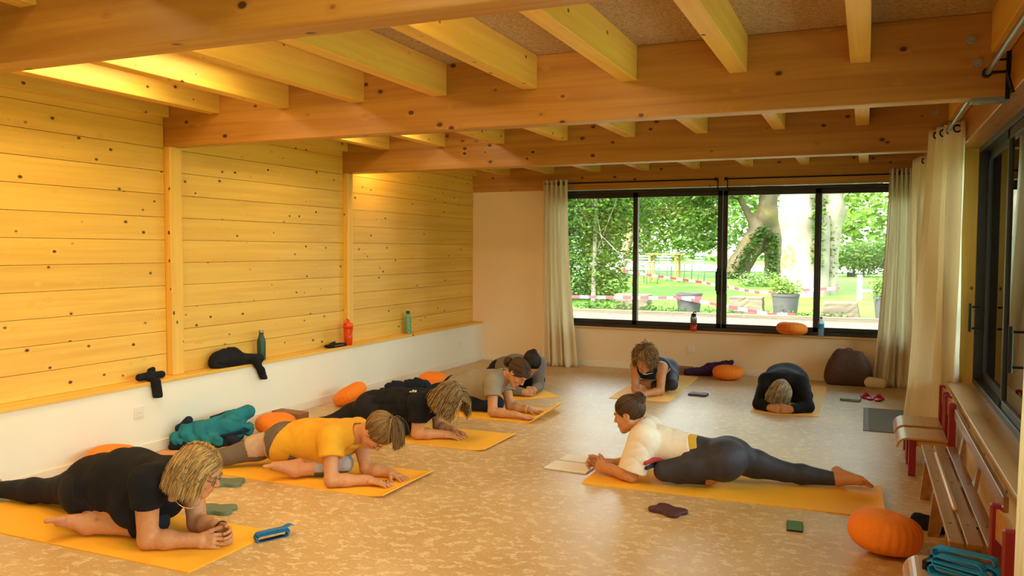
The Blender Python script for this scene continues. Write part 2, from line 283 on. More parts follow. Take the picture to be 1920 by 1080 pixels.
def np_mesh(name, V, Q, mat=None, parent=None, cols=None, smooth=True, mats=None, midx=None):
    me = bpy.data.meshes.new(name); V = np.asarray(V, np.float32); Q = np.asarray(Q, np.int32)
    me.vertices.add(len(V)); me.vertices.foreach_set('co', V.ravel())
    nf, w = Q.shape if len(Q) else (0, 4)
    me.loops.add(nf*w); me.loops.foreach_set('vertex_index', Q.ravel())
    me.polygons.add(nf); me.polygons.foreach_set('loop_start', np.arange(0, nf*w, w, dtype=np.int32))
    me.polygons.foreach_set('loop_total', np.full(nf, w, np.int32))
    if smooth: me.polygons.foreach_set('use_smooth', np.ones(nf, bool))
    if midx is not None: me.polygons.foreach_set('material_index', np.asarray(midx, np.int32))
    me.update(calc_edges=True); me.validate()
    if cols is not None:
        at = me.color_attributes.new('tint', 'FLOAT_COLOR', 'POINT')
        c = np.ones((len(V), 4), np.float32); c[:, :3] = cols; at.data.foreach_set('color', c.ravel())
    for m in (mats or ([mat] if mat else [])): me.materials.append(m)
    o = bpy.data.objects.new(name, me); C.objects.link(o)
    if parent is not None: o.parent = parent
    return o
def merge(parts):
    Vs, Qs, n = [], [], 0
    for V, Q in parts:
        Vs.append(V); Qs.append(Q+n); n += len(V)
    return np.concatenate(Vs), np.concatenate(Qs)
def bounds(prims):
    b = [pbox(p) for p in prims if p[-1] == 'u']; return np.min([x[0] for x in b], 0), np.max([x[1] for x in b], 0)
def surf(prims, h, off=0., post=None, lo=None, hi=None):
    a, b = bounds(prims); m = off+h*2
    a = a-m if lo is None else lo; b = b+m if hi is None else hi
    g = Grid(a, b, h); F = g.eval(prims, off)
    if post is not None: F = post(F, *g.xyz())
    return nets(g, F)
def clip(F, X, Y, Z, p, n):       # keep the side of the plane that n points away from
    n = nrm(n); return np.maximum(F, (X-p[0])*n[0]+(Y-p[1])*n[1]+(Z-p[2])*n[2])
def folds(X, Y, Z, d, f, a, seed=0., f2=None):
    d = nrm(d); e = nrm(np.cross(d, V3(.3, .5, .81))); f2 = f2 or f*.45
    u = X*d[0]+Y*d[1]+Z*d[2]; w = X*e[0]+Y*e[1]+Z*e[2]; c = nrm(np.cross(d, e)); q = X*c[0]+Y*c[1]+Z*c[2]
    s1 = np.sin(u*f*.5+1.5*np.sin(w*f2*.7+seed)+1.2*np.sin(q*f2*.6+seed*2.1)); s2 = np.sin(u*f*.95+w*f2*1.1+seed*3+1.7*np.sin(q*f2+seed))
    m = .55+.45*np.sin(w*f2*.5+q*f2*.6+seed*1.7)
    return a*1.3*m*(1.2*(np.abs(s1)**.55-.75)*-1+.6*(.7-np.abs(s2)**.6))
def tubes(paths, radii, sides=5, cols=None):
    """paths: list of (n,3) arrays of equal n; radii: (n,) or list of (n,)"""
    P = np.stack(paths); N, n, _ = P.shape
    R = np.broadcast_to(np.asarray(radii, float), (N, n))
    T = np.gradient(P, axis=1); T /= np.linalg.norm(T, axis=2, keepdims=True)+1e-9
    ref = np.where(np.abs(T[..., 2:3]) > .9, V3(1, 0, 0), V3(0, 0, 1)); U = np.cross(T, ref); U /= np.linalg.norm(U, axis=2, keepdims=True)+1e-9
    W = np.cross(T, U); an = np.arange(sides)*2*np.pi/sides
    V = P[:, :, None, :]+R[:, :, None, None]*(U[:, :, None, :]*np.cos(an)[None, None, :, None]+W[:, :, None, :]*np.sin(an)[None, None, :, None])
    V = V.reshape(-1, 3)
    base = np.arange(N)[:, None, None]*n*sides+np.arange(n-1)[None, :, None]*sides+np.arange(sides)[None, None, :]
    nx = np.arange(N)[:, None, None]*n*sides+np.arange(n-1)[None, :, None]*sides+((np.arange(sides)+1) % sides)[None, None, :]
    Q = np.stack([base, nx, nx+sides, base+sides], -1).reshape(-1, 4)
    return V, Q
# ------------------------------------------------------------------ people
SKIN = V3(.57, .265, .110)
def hand_prims(w, d, n, t, s=1., curl=.2, spread=.12, thumb=.5, fing=None, k=.006):
    """w wrist, d towards the fingers, n out of the palm, t towards the thumb"""
    d = nrm(d); n = nrm(n-np.dot(n, d)*d); t = nrm(t-np.dot(t, d)*d-np.dot(t, n)*n)
    P = [rc(w-d*.03, w+d*.02*s, .027*s, .024*s, .02, t, 1.1), rc(w+d*.025*s, w+d*.078*s, .0155*s, .0135*s, .015, t, 2.5)]
    for i in range(4):
        off = (.0285, .0098, -.0098, -.0275)[i]*s; L = (.072, .080, .074, .058)[i]*s
        ang = spread*(1.3, .4, -.4, -1.3)[i]; c = (fing[i] if fing else curl)
        p = w+d*(.084-.004*abs(i-1.2))*s+t*off; dd = nrm(d*np.cos(ang)+t*np.sin(ang))
        P.append(rc(w+d*.05*s+t*off*.8, p, .0095*s, .0088*s, k))
        a = c*.7
        for j, fr in enumerate((.44, .31, .25)):
            q = p+(dd*np.cos(a)+n*np.sin(a))*L*fr
            P.append(rc(p, q, (.0088, .0082, .0076)[j]*s, (.0082, .0076, .0066)[j]*s, .004)); p = q; a += c
    p = w+d*.022*s+t*.022*s; dd = nrm(d*(1-thumb*.6)+t*(.35+thumb*.5)+n*.25)
    for j, L in enumerate((.042, .034, .028)):
        q = p+dd*L*s; P.append(rc(p, q, (.0135, .0105, .0095)[j]*s, (.0105, .0095, .0078)[j]*s, .008)); p = q
        dd = nrm(dd+d*.25*(1-thumb)+n*curl*.3)
    return P
def foot_prims(an, toe, sole, s=1.):
    """an ankle, toe end of the big toe, sole = direction out of the sole"""
    d = toe-an; sole = nrm(sole); d = nrm(d-np.dot(d, sole)*sole); t = np.cross(d, sole)
    heel = an-d*.035*s+sole*.045*s; ball = an+d*.125*s+sole*.05*s
    P = [rc(an, heel, .034*s, .029*s, .02), rc(heel, ball, .026*s, .022*s, .02, t, 1.35), rc(an, ball-sole*.01*s, .032*s, .018*s, .03, t, 1.25),
         el(an+t*.03*s, (.012*s,)*3, k=.01), el(an-t*.03*s, (.012*s,)*3, k=.01)]
    for i in range(5):
        o = (-.026, -.010, .004, .017, .028)[i]*s; L = (.058, .056, .05, .042, .034)[i]*s; r = (.0125, .009, .0085, .008, .008)[i]*s
        P.append(rc(ball+t*o-d*.02*s, ball+t*o+d*L, r*1.15, r, .006))
    return P
def head_prims(c, f, u, s=1.):
    f = nrm(f); u = nrm(u-np.dot(u, f)*f); r = np.cross(f, u)
    A = np.array([r, f, u]); L = lambda x, y, z: c+(r*x+f*y+u*z)*s
    E = lambda x, y, z, rx, ry, rz, k=.02, op='u': el(L(x, y, z), (rx*s, ry*s, rz*s), A, k, op)
    P = [E(0, -.014, .034, .073, .092, .080), E(0, .030, -.012, .060, .058, .072, .03), E(0, .028, -.062, .050, .052, .042, .03),
         E(0, .066, -.094, .024, .018, .018, .025), rc(L(-.052, -.005, -.045), L(-.02, .06, -.09), .016*s, .014*s, .03), rc(L(.052, -.005, -.045), L(.02, .06, -.09), .016*s, .014*s, .03),
         E(-.038, .058, -.028, .02, .02, .017, .02), E(.038, .058, -.028, .02, .02, .017, .02),
         rc(L(-.035, .079, .022), L(.035, .079, .022), .011*s, .011*s, .018),
         E(-.032, .094, .002, .019, .016, .012, .012, 's'), E(.032, .094, .002, .019, .016, .012, .012, 's'),
         E(-.031, .073, .003, .0155, .0145, .012, .004), E(.031, .073, .003, .0155, .0145, .012, .004),
         rc(L(0, .088, .010), L(0, .107, -.026), .007*s, .0105*s, .010), E(-.011, .098, -.030, .0075, .009, .007, .006), E(.011, .098, -.030, .0075, .009, .007, .006),
         E(0, .083, -.058, .026, .012, .016, .012),
         rc(L(-.020, .085, -.0555), L(.020, .085, -.0555), .0042*s, .0042*s, .006), rc(L(-.017, .085, -.064), L(.017, .085, -.064), .0050*s, .0050*s, .006),
         rc(L(0, .0925, -.0555), L(0, .0925, -.0555), .0045*s, .0045*s, .008), rc(L(0, .091, -.0645), L(0, .091, -.0645), .006*s, .006*s, .008),
         rc(L(-.019, .0955, -.0598), L(.019, .0955, -.0598), .002*s, .002*s, .003, op='s')]
    for sx in (-1, 1):
        P += [E(sx*.076, -.008, -.004, .010, .021, .031, .006), E(sx*.0845, -.004, 0, .006, .010, .016, .005, 's')]
    return P, A, L
def person(S):
    """S: measured joints (metres) and looks; returns the Empty that parents body, clothes and hair"""
    J = {k: np.array(v, float) for k, v in S['J'].items()}; g = S.get('g', 1.); hf = S.get('fine', .0035); hc = S.get('coarse', .009)
    base = V3(J['pel'][0], J['pel'][1], MATZ)
    root = thing('person', S['label'], 'person', tuple(base), group=None)
    s = S.get('s', 1.)
    sv = nrm(J['shR']-J['shL'])                       # towards the right-hand side of the body
    spine = [np.array(p[:3]) for p in S['torso']]; rad = [p[3] for p in S['torso']]; wid = [p[4] for p in S['torso']]
    up = nrm(J['neck']-J['pel']); front = nrm(np.cross(up, sv)); 
    T = []
    for i in range(len(spine)-1):
        T.append(rc(spine[i], spine[i+1], rad[i], rad[i+1], .05, sv, (wid[i]+wid[i+1])/2))
    T.append(rc(J['shL']+sv*.0, J['shR'], .058*g, .058*g, .06))
    T += [rc(J['neck'], (J['shL']*.6+J['neck']*.4), .045, .05, .05), rc(J['neck'], (J['shR']*.6+J['neck']*.4), .045, .05, .05)]
    for q in S.get('extra', []): T.append(el(q[:3], q[3:6], k=.05))
    hip = [rc(J['hipL'], J['hipR'], .105*g, .105*g, .06)]
    # head and neck
    H, A, L = head_prims(J['head'], S['fwd'], S['up'], s); f, u, r = A[1], A[2], A[0]
    nk = [rc(J['neck'], L(0, -.028, -.06), .051*g**.5, .047*g**.5, .03)]
    arms, legs, hands, feet, sleeves = {}, {}, {}, {}, {}
    for q in 'LR':
        sh, e, w = J['sh'+q], J['el'+q], J['wr'+q]
        arms[q] = [rc(sh, e, .052*g, .040*g, .03), rc(e, e*.62+w*.38, .039*g, .040*g, .02), rc(e*.62+w*.38, w, .039*g, .0265*g**.5, .02)]
        ho = S['hand'+q]; hands[q] = hand_prims(w, np.array(ho['d']), np.array(ho['n']), np.array(ho['t']), ho.get('s', 1.)*s, ho.get('curl', .15), ho.get('spread', .1), ho.get('thumb', .5), ho.get('fing'))
        hp, kn, an, to = J['hip'+q], J['kn'+q], J['an'+q], J['toe'+q]
        lg = [rc(hp, hp*.5+kn*.5, .096*g, .080*g, .04), rc(hp*.5+kn*.5, kn, .080*g, .056*g**.6, .03), rc(kn, kn*.68+an*.32, .053*g**.6, .056*g**.6, .02), rc(kn*.68+an*.32, an, .056*g**.6, .034, .02)]
        legs[q] = lg; feet[q] = foot_prims(an, to, np.array(S.get('sole'+q, (0, 0, 1))), s)
    body = T+hip+nk+H[:2]+arms['L']+arms['R']+legs['L']+legs['R']+feet['L']+feet['R']+hands['L']+hands['R']+H[2:]
    # two resolutions of one surface: head, hands and bare feet fine, the rest coarse
    boxes = []
    for pr in [H]+[hands['L'], hands['R']]+[feet[q] for q in S.get('barefeet', '')]:
        lo, hi = bounds(pr); boxes.append((lo-.004, hi+.004))
    if all((boxes[1][0] < boxes[2][1]).tolist()) and all((boxes[2][0] < boxes[1][1]).tolist()):
        boxes[1] = (np.minimum(boxes[1][0], boxes[2][0]), np.maximum(boxes[1][1], boxes[2][1])); del boxes[2]
    floor = MATZ+.001
    fl = lambda F, X, Y, Z: np.maximum(F, floor-Z)
    V, Q = surf(body, hc, post=fl); cen = V[Q].mean(1)
    drop = np.zeros(len(Q), bool)
    for lo, hi in boxes: drop |= ((cen > lo+hc*.7) & (cen < hi-hc*.7)).all(1)
    parts = [(V, Q[~drop])]; done = []
    for lo, hi in boxes:
        v, qd = surf(body, hf, post=fl, lo=lo, hi=hi)
        c2 = v[qd].mean(1); dr = np.zeros(len(qd), bool)
        for a, b in done: dr |= ((c2 > a) & (c2 < b)).all(1)
        parts.append((v, qd[~dr])); done.append((lo, hi))
    V, Q = merge(parts)
    col = np.tile(SKIN*np.array(S.get('skin', (1, 1, 1))), (len(V), 1))
    lp = (V-J['head'])@A.T/s                           # head coordinates
    def paint(mask, c, w=1.): col[mask] = col[mask]*(1-w)+np.array(c)*w
    lips = (np.abs(lp[:, 0]) < .022) & (lp[:, 2] > -.070) & (lp[:, 2] < -.050) & (lp[:, 1] > .082); paint(lips, (.50, .13, .10), .7)
    for sx in (-1, 1):
        br = ((lp[:, 0]-sx*.033)/.021)**2+((lp[:, 2]-.021-.004*np.cos((lp[:, 0]-sx*.033)*60))/.0045)**2 < 1; paint(br & (lp[:, 1] > .06), S['haircol'][0], .75)
        ch = ((lp[:, 0]-sx*.042)/.022)**2+((lp[:, 2]+.032)/.018)**2 < 1; paint(ch & (lp[:, 1] > .03), (.62, .22, .13), .35)
        ls = ((lp[:, 0]-sx*.031)/.0155)**2+((lp[:, 2]+.004)/.0028)**2 < 1; paint(ls & (lp[:, 1] > .07), (.04, .02, .015), .9)
    M = S.get('bodyshift', 0)
    bo = np_mesh('body', V-base, Q, MT['skin'], root, col)
    if S.get('eyes'):
        for sx in (-1, 1):
            vv, qq = surf([el(L(sx*.031, .0765, -.001), (.0118, .0118, .0065), A, .002)], .002)
            l2 = (vv-J['head'])@A.T/s; cc = np.tile(V3(.62, .55, .48), (len(vv), 1))
            ir = (l2[:, 0]-sx*.031)**2+(l2[:, 2]+.001)**2 < .0055**2; cc[ir] = (.05, .035, .025)
            np_mesh('eye', vv-base, qq, MT['eye'], root, cc)
    # ---------------- clothes
    off = S.get('clothoff', .012)
    if 'shirt' in S:
        sh = S['shirt']; ln = sh.get('sleeve', .5)
        hem = np.array(sh['hem'][0]); hn = np.array(sh['hem'][1]); npnt = J['neck']+nrm(L(0, -.03, -.06)-J['neck'])*sh.get('collar', .02)
        nn = nrm(L(0, -.03, -.06)-J['neck'])
        def post(F, X, Y, Z):
            F = F+folds(X, Y, Z, sh.get('fold', sv+up*.4), sh.get('ff', 38), sh.get('fa', .004), sh.get('seed', 1.))
            F = clip(F, X, Y, Z, hem, hn)
            return F
        Tb = T+hip
        g2lo, g2hi = bounds(Tb+arms['L']+arms['R']); G = Grid(g2lo-.03, g2hi+.03, sh.get('h', .0075)); X, Y, Z = G.xyz()
        F = post(G.eval(Tb, off), X, Y, Z)
        for q in 'LR':
            a, e, w = J['sh'+q], J['el'+q], J['wr'+q]
            if ln <= 1: end = a+(e-a)*ln; P = [rc(a, a+(e-a)*min(1, ln+.1), .06*g+sh.get('loose', .0), .050*g+sh.get('loose', 0)*1.6, .03)]; dn = e-a
            else: end = w; P = [rc(a, e, .055*g, .045*g, .03), rc(e, w, .043*g, .031*g, .02)]; dn = w-e
            if ln <= 0: F = np.maximum(F, -G.eval([el(a-sv*(.0 if q == 'L' else 0)+(a-J['neck'])*.12, (.078, .078, .078))])); continue
            Fs = G.eval(P, off*(.6 if ln <= 1 else .9))+folds(X, Y, Z, nrm(e-a)+.3*front, 60, sh.get('fa', .004)*.7, 2.)
            Fs = clip(Fs, X, Y, Z, end, dn)
            inner = G.eval([rc(a+(e-a)*max(ln-.28, 0), end+nrm(dn)*.05, .030*g, .046*g+sh.get('loose', 0)*1.4, .01)]) if ln <= 1 else None
            if inner is not None: Fs = np.maximum(Fs, -inner)
            kk = .03; hh = np.maximum(kk-np.abs(F-Fs), 0); F = np.minimum(F, Fs)-hh*hh/(4*kk)
        nr = sh.get('neckr', .062); off_n = sh.get('collar', .0)
        F = np.maximum(F, -G.eval([rc(J['neck']+nn*(.03+off_n), J['neck']+front*sh.get('vee', .05)+nn*(.02+off_n), nr*.8, nr, .02), rc(J['neck']+nn*(.025+off_n), J['neck']+nn*.14, nr*.9, nr*1.1, .02)]) if not sh.get('noneck') else F)
        F = np.maximum(F, floor-Z); V, Q = nets(G, F); np_mesh(sh.get('name', 'shirt'), V-base, Q, sh['mat'], root); S['shirtV'] = V
        if 'belt' in sh:
            F2 = G.eval(Tb, sh['belt'][1])+folds(X, Y, Z, sv+up*.3, 70, .003, 4.); F2 = clip(F2, X, Y, Z, hem+nrm(hn)*sh['belt'][0], hn); F2 = clip(F2, X, Y, Z, hem-nrm(hn)*.015, -hn)
            V, Q = nets(G, F2); np_mesh('belt_cloth', V-base, Q, MT['belt_yellow'], root)
    if 'pants' in S:
        pn = S['pants']
        def post(F, X, Y, Z):
            F = F+folds(X, Y, Z, up+sv*.3, pn.get('ff', 60), pn.get('fa', .0015), 3.)
            for q in 'LR':
                kn, an = J['kn'+q], J['an'+q]; c = kn+(an-kn)*pn.get('len'+q, pn.get('len', .9)); d = nrm(an-kn)
                near = ((X-c[0])**2+(Y-c[1])**2+(Z-c[2])**2) < (.20 if pn.get('len'+q, .9) > .9 else .34)**2
                pd = (X-c[0])*d[0]+(Y-c[1])*d[1]+(Z-c[2])*d[2]
                F = np.where(near & (np.sqrt(np.maximum((X-c[0])**2+(Y-c[1])**2+(Z-c[2])**2-pd**2, 0)) < .075), np.maximum(F, pd), F)
            return np.maximum(F, floor-Z)
        po = pn.get('off', .006); Lp = hip+legs['L']+legs['R']; a_, b_ = bounds(Lp+T[:1]); G = Grid(a_-po-.02, b_+po+.02, pn.get('h', .0075)); X, Y, Z = G.xyz()
        F = G.eval(Lp, po); F2 = clip(G.eval(hip+T[:2]+[el(q[:3], q[3:6], k=.05) for q in S.get('extra', []) if np.linalg.norm(np.array(q[:3])-J['pel']) < .16], po), X, Y, Z, np.array(pn['top'][0]), np.array(pn['top'][1]))
        hh = np.maximum(.03-np.abs(F-F2), 0); F = post(np.minimum(F, F2)-hh*hh/.12, X, Y, Z); V, Q = nets(G, F)
        cols = pn['paint'](V, J, base) if 'paint' in pn else None
        np_mesh('leggings', V-base, Q, pn['mat'], root, cols)
    # ---------------- hair
    hair(S, J, L, A, base, root, s)
    for fn in S.get('more', []): fn(S, J, L, A, base, root, dict(sv=sv, up=up, front=front))
    return root
def hair(S, J, L, A, base, root, s):
    R = np.random.RandomState(S.get('hseed', 1)); r, f, u = A; hc = J['head']; hr = S['hair']; kind = hr['kind']
    c0, c1 = np.array(S['haircol'][0]), np.array(S['haircol'][1])
    cen = L(0, -.016, .036); rad = V3(.080, .098, .088)*s*hr.get('vol', 1.)
    N = hr.get('n', 700); n = hr.get('pts', 12)
    # cap
    def post(F, X, Y, Z):
        x = (X-hc[0])*r[0]+(Y-hc[1])*r[1]+(Z-hc[2])*r[2]; y = (X-hc[0])*f[0]+(Y-hc[1])*f[1]+(Z-hc[2])*f[2]; z = (X-hc[0])*u[0]+(Y-hc[1])*u[1]+(Z-hc[2])*u[2]
        face = np.sqrt((x/.062)**2+((z+.03)/.094)**2)-1; face = np.where(y > .0, -face*.05, -1)        # carve the face opening
        F = np.maximum(F, np.where(y > .01, .055-np.sqrt(x*x*.75+(z+.028)**2*.42+0*y)-.0, -1)*1.)
        F = np.maximum(F, -(z+.012+.45*np.maximum(-y-.01, 0)*1.6+np.where(y < 0, .02, 0)))
        return F+folds(X, Y, Z, r+.2*u, 420, .0008, 1.)
    V, Q = surf([el(cen, rad, A, .01)], .0045, post=post)
    cv = [(V, Q)]; cc = [np.tile(c0*.55+c1*.25, (len(V), 1))]
    # strands
    tgt = {'tail': lambda: L(*hr.get('tie', (0, -.10, .07)))}.get('tail')()
    paths, rr, cl = [], [], []
    def resample(P, n):
        P = np.array(P); d = np.r_[0, np.cumsum(np.linalg.norm(np.diff(P, axis=0), axis=1))]; t = np.linspace(0, d[-1], n)
        return np.stack([np.interp(t, d, P[:, i]) for i in range(3)], 1)
    def hairy(l):        # is this point of the scalp (head coordinates) covered by hair?
        if l[1] > .01: return .75*l[0]**2+.42*(l[2]+.028)**2 > .055**2 and l[2] > -.012
        return l[2] > -.030-.72*max(-l[1]-.01, 0)
    made = 0; tries = 0
    while made < N and tries < N*8:
        tries += 1
        th = R.uniform(-np.pi, np.pi); ph = np.arccos(R.uniform(-.85, 1)); d = V3(np.sin(ph)*np.sin(th), np.sin(ph)*np.cos(th), np.cos(ph))      # local x side, y front, z up
        l0 = d*rad/s+V3(0, -.016, .036)
        if not hairy(l0): continue
        if kind in ('tail', 'bun') and R.rand() < .65 and hairy(l0*1.0-V3(0, 0, .022)+V3(0, .014 if l0[1] > 0 else 0, 0)): continue
        lay = R.uniform(1.0, 1.05) if kind in ('bob', 'short') else R.uniform(1.0, 1.025)
        root_p = cen+(d*rad)@A*lay; p = root_p.copy(); path = [p.copy()]; ra = hr.get('ra', .0022)*s
        if kind in ('tail', 'bun'):
            for j in range(n-1):
                t = (j+1)/(n-1); q = root_p*(1-t)+tgt*t; l = ((q-cen)@A.T)/rad; m = np.linalg.norm(l)
                if m < 1.02*lay: q = cen+(l/m*1.02*lay*rad)@A
                path.append(q)
        elif kind == 'bob':
            side = 1 if d[0]+R.normal(0, .05) > hr.get('part', 0) else -1
            vel = nrm(r*side*.9-f*hr.get('back', .15)*(1 if d[1] > 0 else .3)+u*.1)
            if d[1] > .2: vel = nrm(vel+f*hr.get('fringe', .0))
            zend = hr.get('zend', -.085)+R.uniform(-.018, .022)
            wv = R.uniform(0, 6.3); wa = hr.get('wave', 0.)
            for j in range(44):
                vel = nrm(vel+V3(0, 0, -1)*hr.get('grav', .3)*.30+hr.get('down', .15)*(-u)*.45+R.normal(0, .035, 3)+wa*r*np.sin(j*.45+wv))
                p = p+vel*.0085*s; l = ((p-cen)@A.T)/rad; m = np.linalg.norm(l)
                if m < 1.02*lay: p = cen+(l/m*1.02*lay*rad)@A
                l = ((p-L(0, .0, -.04))@A.T)/(V3(.072, .080, .085)*s); m = np.linalg.norm(l)
                if m < lay: p = L(0, 0, -.04)+(l/m*lay*V3(.072, .080, .085)*s)@A
                path.append(p.copy())
                if ((p-hc)@A.T)[2]/s < zend: break
            pl_ = (np.array(path)-hc)@A.T/s; bad = (pl_[:, 1] > .045) & (np.abs(pl_[:, 0]) < .062) & (pl_[:, 2] < .045)
            if bad.any():
                if R.rand() > hr.get('stray', .04): path = path[:max(int(np.argmax(bad)), 3)]
        elif kind == 'curly':
            vel = nrm((d*rad)@A); ph0 = R.uniform(0, 6.3); ln = hr.get('len', .14)*R.uniform(.6, 1.15); e1 = nrm(np.cross(vel, V3(.2, .1, .9))); e2 = np.cross(vel, e1); cr = R.uniform(.006, .011)
            for j in range(n-1):
                vel = nrm(vel+V3(0, 0, -1)*.11+R.normal(0, .04, 3)); p = p+vel*ln/(n-1)
                path.append(p+cr*(e1*np.cos(ph0+j*.85)+e2*np.sin(ph0+j*.85))*min(1, j/4))
            pl_ = (np.array(path)-hc)@A.T/s
            if ((pl_[:, 1] > .04) & (np.abs(pl_[:, 0]) < .060) & (pl_[:, 2] < .040)).any(): continue
        elif kind == 'short':
            vel = nrm((d*rad)@A*.35+np.array(hr['comb'])@A); ln = hr.get('len', .09)*R.uniform(.6, 1.1)
            for j in range(n-1):
                vel = nrm(vel+V3(0, 0, -1)*.12+R.normal(0, .07, 3)); p = p+vel*ln/(n-1)
                l = ((p-cen)@A.T)/rad; m = np.linalg.norm(l)
                if m < 1.03*lay: p = cen+(l/m*1.03*lay*rad)@A
                path.append(p.copy())
        made += 1
        paths.append(resample(path, n)); rr.append(ra*np.concatenate([[.8], np.ones(n-3), [.75, .3]])*R.uniform(.7, 1.5)); w = R.beta(1.2, 1.6); cl.append(c0*(1-w)+c1*w)
    if kind == 'tail':       # the tail past the tie
        tv = np.array(hr['taildir'], float)
        for i in range(hr.get('tn', 160)):
            p = tgt+R.normal(0, .006, 3); vel = nrm(tv+R.normal(0, hr.get('tspread', .35), 3)); path = [p.copy()]; ln = hr.get('taillen', .15)*R.uniform(.6, 1.1)
            for j in range(n-1):
                vel = nrm(vel+V3(0, 0, -1)*hr.get('tgrav', .3)); p = p+vel*ln/(n-1); l = ((p-cen)@A.T)/rad; m = np.linalg.norm(l)
                if m < 1.06: p = cen+(l/m*1.06*rad)@A
                path.append(p.copy())
            paths.append(np.array(path)); rr.append(hr.get('ra', .0022)*np.concatenate([[1], np.ones(n-3), [.75, .3]])*R.uniform(.7, 1.5)); w = R.beta(1.2, 1.6); cl.append(c0*(1-w)+c1*w)
    if kind == 'bun':
        b = L(*hr['tie'])+np.array(hr.get('bunoff', (0, 0, 0))); br = hr.get('bunr', .036)
        V, Q = surf([el(b, (br*.9,)*3)], .004); cv.append((V, Q)); cc.append(np.tile(c0, (len(V), 1)))
        for i in range(110):
            ax = nrm(R.normal(0, .5, 3)+nrm(b-cen)*1.2); e1 = nrm(np.cross(ax, V3(.3, .4, .5))); e2 = np.cross(ax, e1); hgt = R.uniform(-.85, .85)*br; q = np.sqrt(max(br*br-hgt*hgt, 1e-6)); a0 = R.uniform(0, 6.3)
            a = a0+np.linspace(0, R.uniform(2, 4.5), n); paths.append(b+ax*hgt+(e1*np.cos(a)[:, None]+e2*np.sin(a)[:, None])*q*R.uniform(.95, 1.08))
            rr.append(np.full(n, .0026)); w = R.beta(1.2, 1.6); cl.append(c0*(1-w)+c1*w)
    Vt, Qt = tubes(paths, np.array(rr), 4); cv.append((Vt, Qt)); cc.append(np.repeat(np.array(cl), n*4, 0))
    V, Q = merge(cv); V[:, 2] = np.maximum(V[:, 2], MATZ+.002)
    o = np_mesh('hair', V-base, Q, MT['hair'], root, np.concatenate(cc))
    if kind in ('tail',) and hr.get('tiecol') is not None:
        d = nrm(tgt-cen); e1 = nrm(np.cross(d, V3(.3, .4, .5))); e2 = np.cross(d, e1); a = np.linspace(0, 2*np.pi, 17)
        v, q = tubes([tgt+(e1*np.cos(a)[:, None]+e2*np.sin(a)[:, None])*.013], np.full(17, .006), 6); np_mesh('hair_tie', v-base, q, MT[hr['tiecol']], root)
def snap(V, p, d):
    """move p along d to the outermost cloth vertex near that line"""
    p = np.array(p, float); d = nrm(d); q = V-p; s = q@d; r = np.linalg.norm(q-s[:, None]*d, axis=1); m = r < .014
    return p+d*(s[m].max() if m.any() else 0)
def glasses(col):
    def fn(S, J, L, A, base, root, D):
        ps = []; a = np.linspace(0, 2*np.pi, 25)
        for sx in (-1, 1):
            ps.append(np.array([L(sx*.031+.023*np.cos(t), .097-.004*abs(np.cos(t)), .001+.019*np.sin(t)) for t in a]))
        t = np.linspace(0, 1, 25)
        for sx in (-1, 1): ps.append(np.array([L(sx*(.054+.026*q), .094-.105*q, .008-.004*q) for q in t]))
        ps.append(np.array([L(-.008+.016*q, .099+.004*np.sin(3.14*q), .004) for q in t]))
        v, q = tubes(ps, .0017, 5); np_mesh('glasses', v-base, q, MT[col], root)
    return fn
def ring_on(p, d, rad, tube, mat, name, flat=1.):
    def fn(S, J, L, A, base, root, D):
        dd = nrm(d); e1 = nrm(np.cross(dd, V3(.3, .4, .5))); e2 = np.cross(dd, e1); a = np.linspace(0, 2*np.pi, 25); c = p(J, L, D) if callable(p) else np.array(p)
        v, q = tubes([c+(e1*np.cos(a)[:, None]+e2*np.sin(a)[:, None])*rad], np.full(25, tube), 6); np_mesh(name, v-base, q, MT[mat], root)
    return fn
# ------------------------------------------------------------------ room shell
XF, XW, Y2, Y3, D, ZL, ZB, ZJ, ZC, XR = -4.63, -4.772, 4.59, 6.85, 9.775, .505, 2.195, 2.405, 2.60, .61
YF = -1.2
struct('floor', B(-4.9, YF-.15, -.08, .84, 9.95, 0), MT['floor_vinyl'])
ceiling = struct('ceiling', B(-5.0, YF-.2, ZC, 1.0, 10.1, ZC+.25), MT['wood_wool'])
WL = bpy.data.objects.new('wall_left', None); C.objects.link(WL); WL['kind'] = 'structure'
obj('lower_wall', B(-4.95, YF, 0, XF, D+.15, ZL-.025), MT['paint'], WL); obj('upper_wall', B(-4.95, YF, ZL-.03, XW-.022, D+.15, ZC), MT['pine_y'], WL)
obj('ledge_board', B(XW-.03, YF, ZL-.025, XF+.012, D, ZL, bev=.003), MT['pine_y'], WL)
rnd = random.Random(5); PH = .1685
bays = [(.16, 2.26), (2.40, Y2-.004), (Y2+.11, Y3-.004), (Y3+.09, D)]
for y0, y1 in bays[1:]:
    me = None
    for k in range(12):
        z0 = ZL+.028+k*PH-.05+.016; z1 = z0+PH-.003
        z0 = max(z0, ZL+.001); z1 = min(z1, ZJ+.02)
        if z1-z0 < .03: continue
        full = abs(z1-z0-(PH-.003)) < 1e-4
        if full and me is not None:
            o = bpy.data.objects.new('plank', me); C.objects.link(o); o.parent = WL
        else:
            o = obj('plank', B(-.011, -(y1-y0)/2, -(z1-z0)/2, .011, (y1-y0)/2, (z1-z0)/2, bev=.0014), MT['pine_y'], WL); me = o.data if full else me
        o.location = (XW-.011+rnd.uniform(-.001, .001), (y0+y1)/2, (z0+z1)/2)
    obj('top_plate', B(XW-.02, y0, ZJ, XW+.06, y1, ZC, bev=.003), MT['pine_y'], WL)
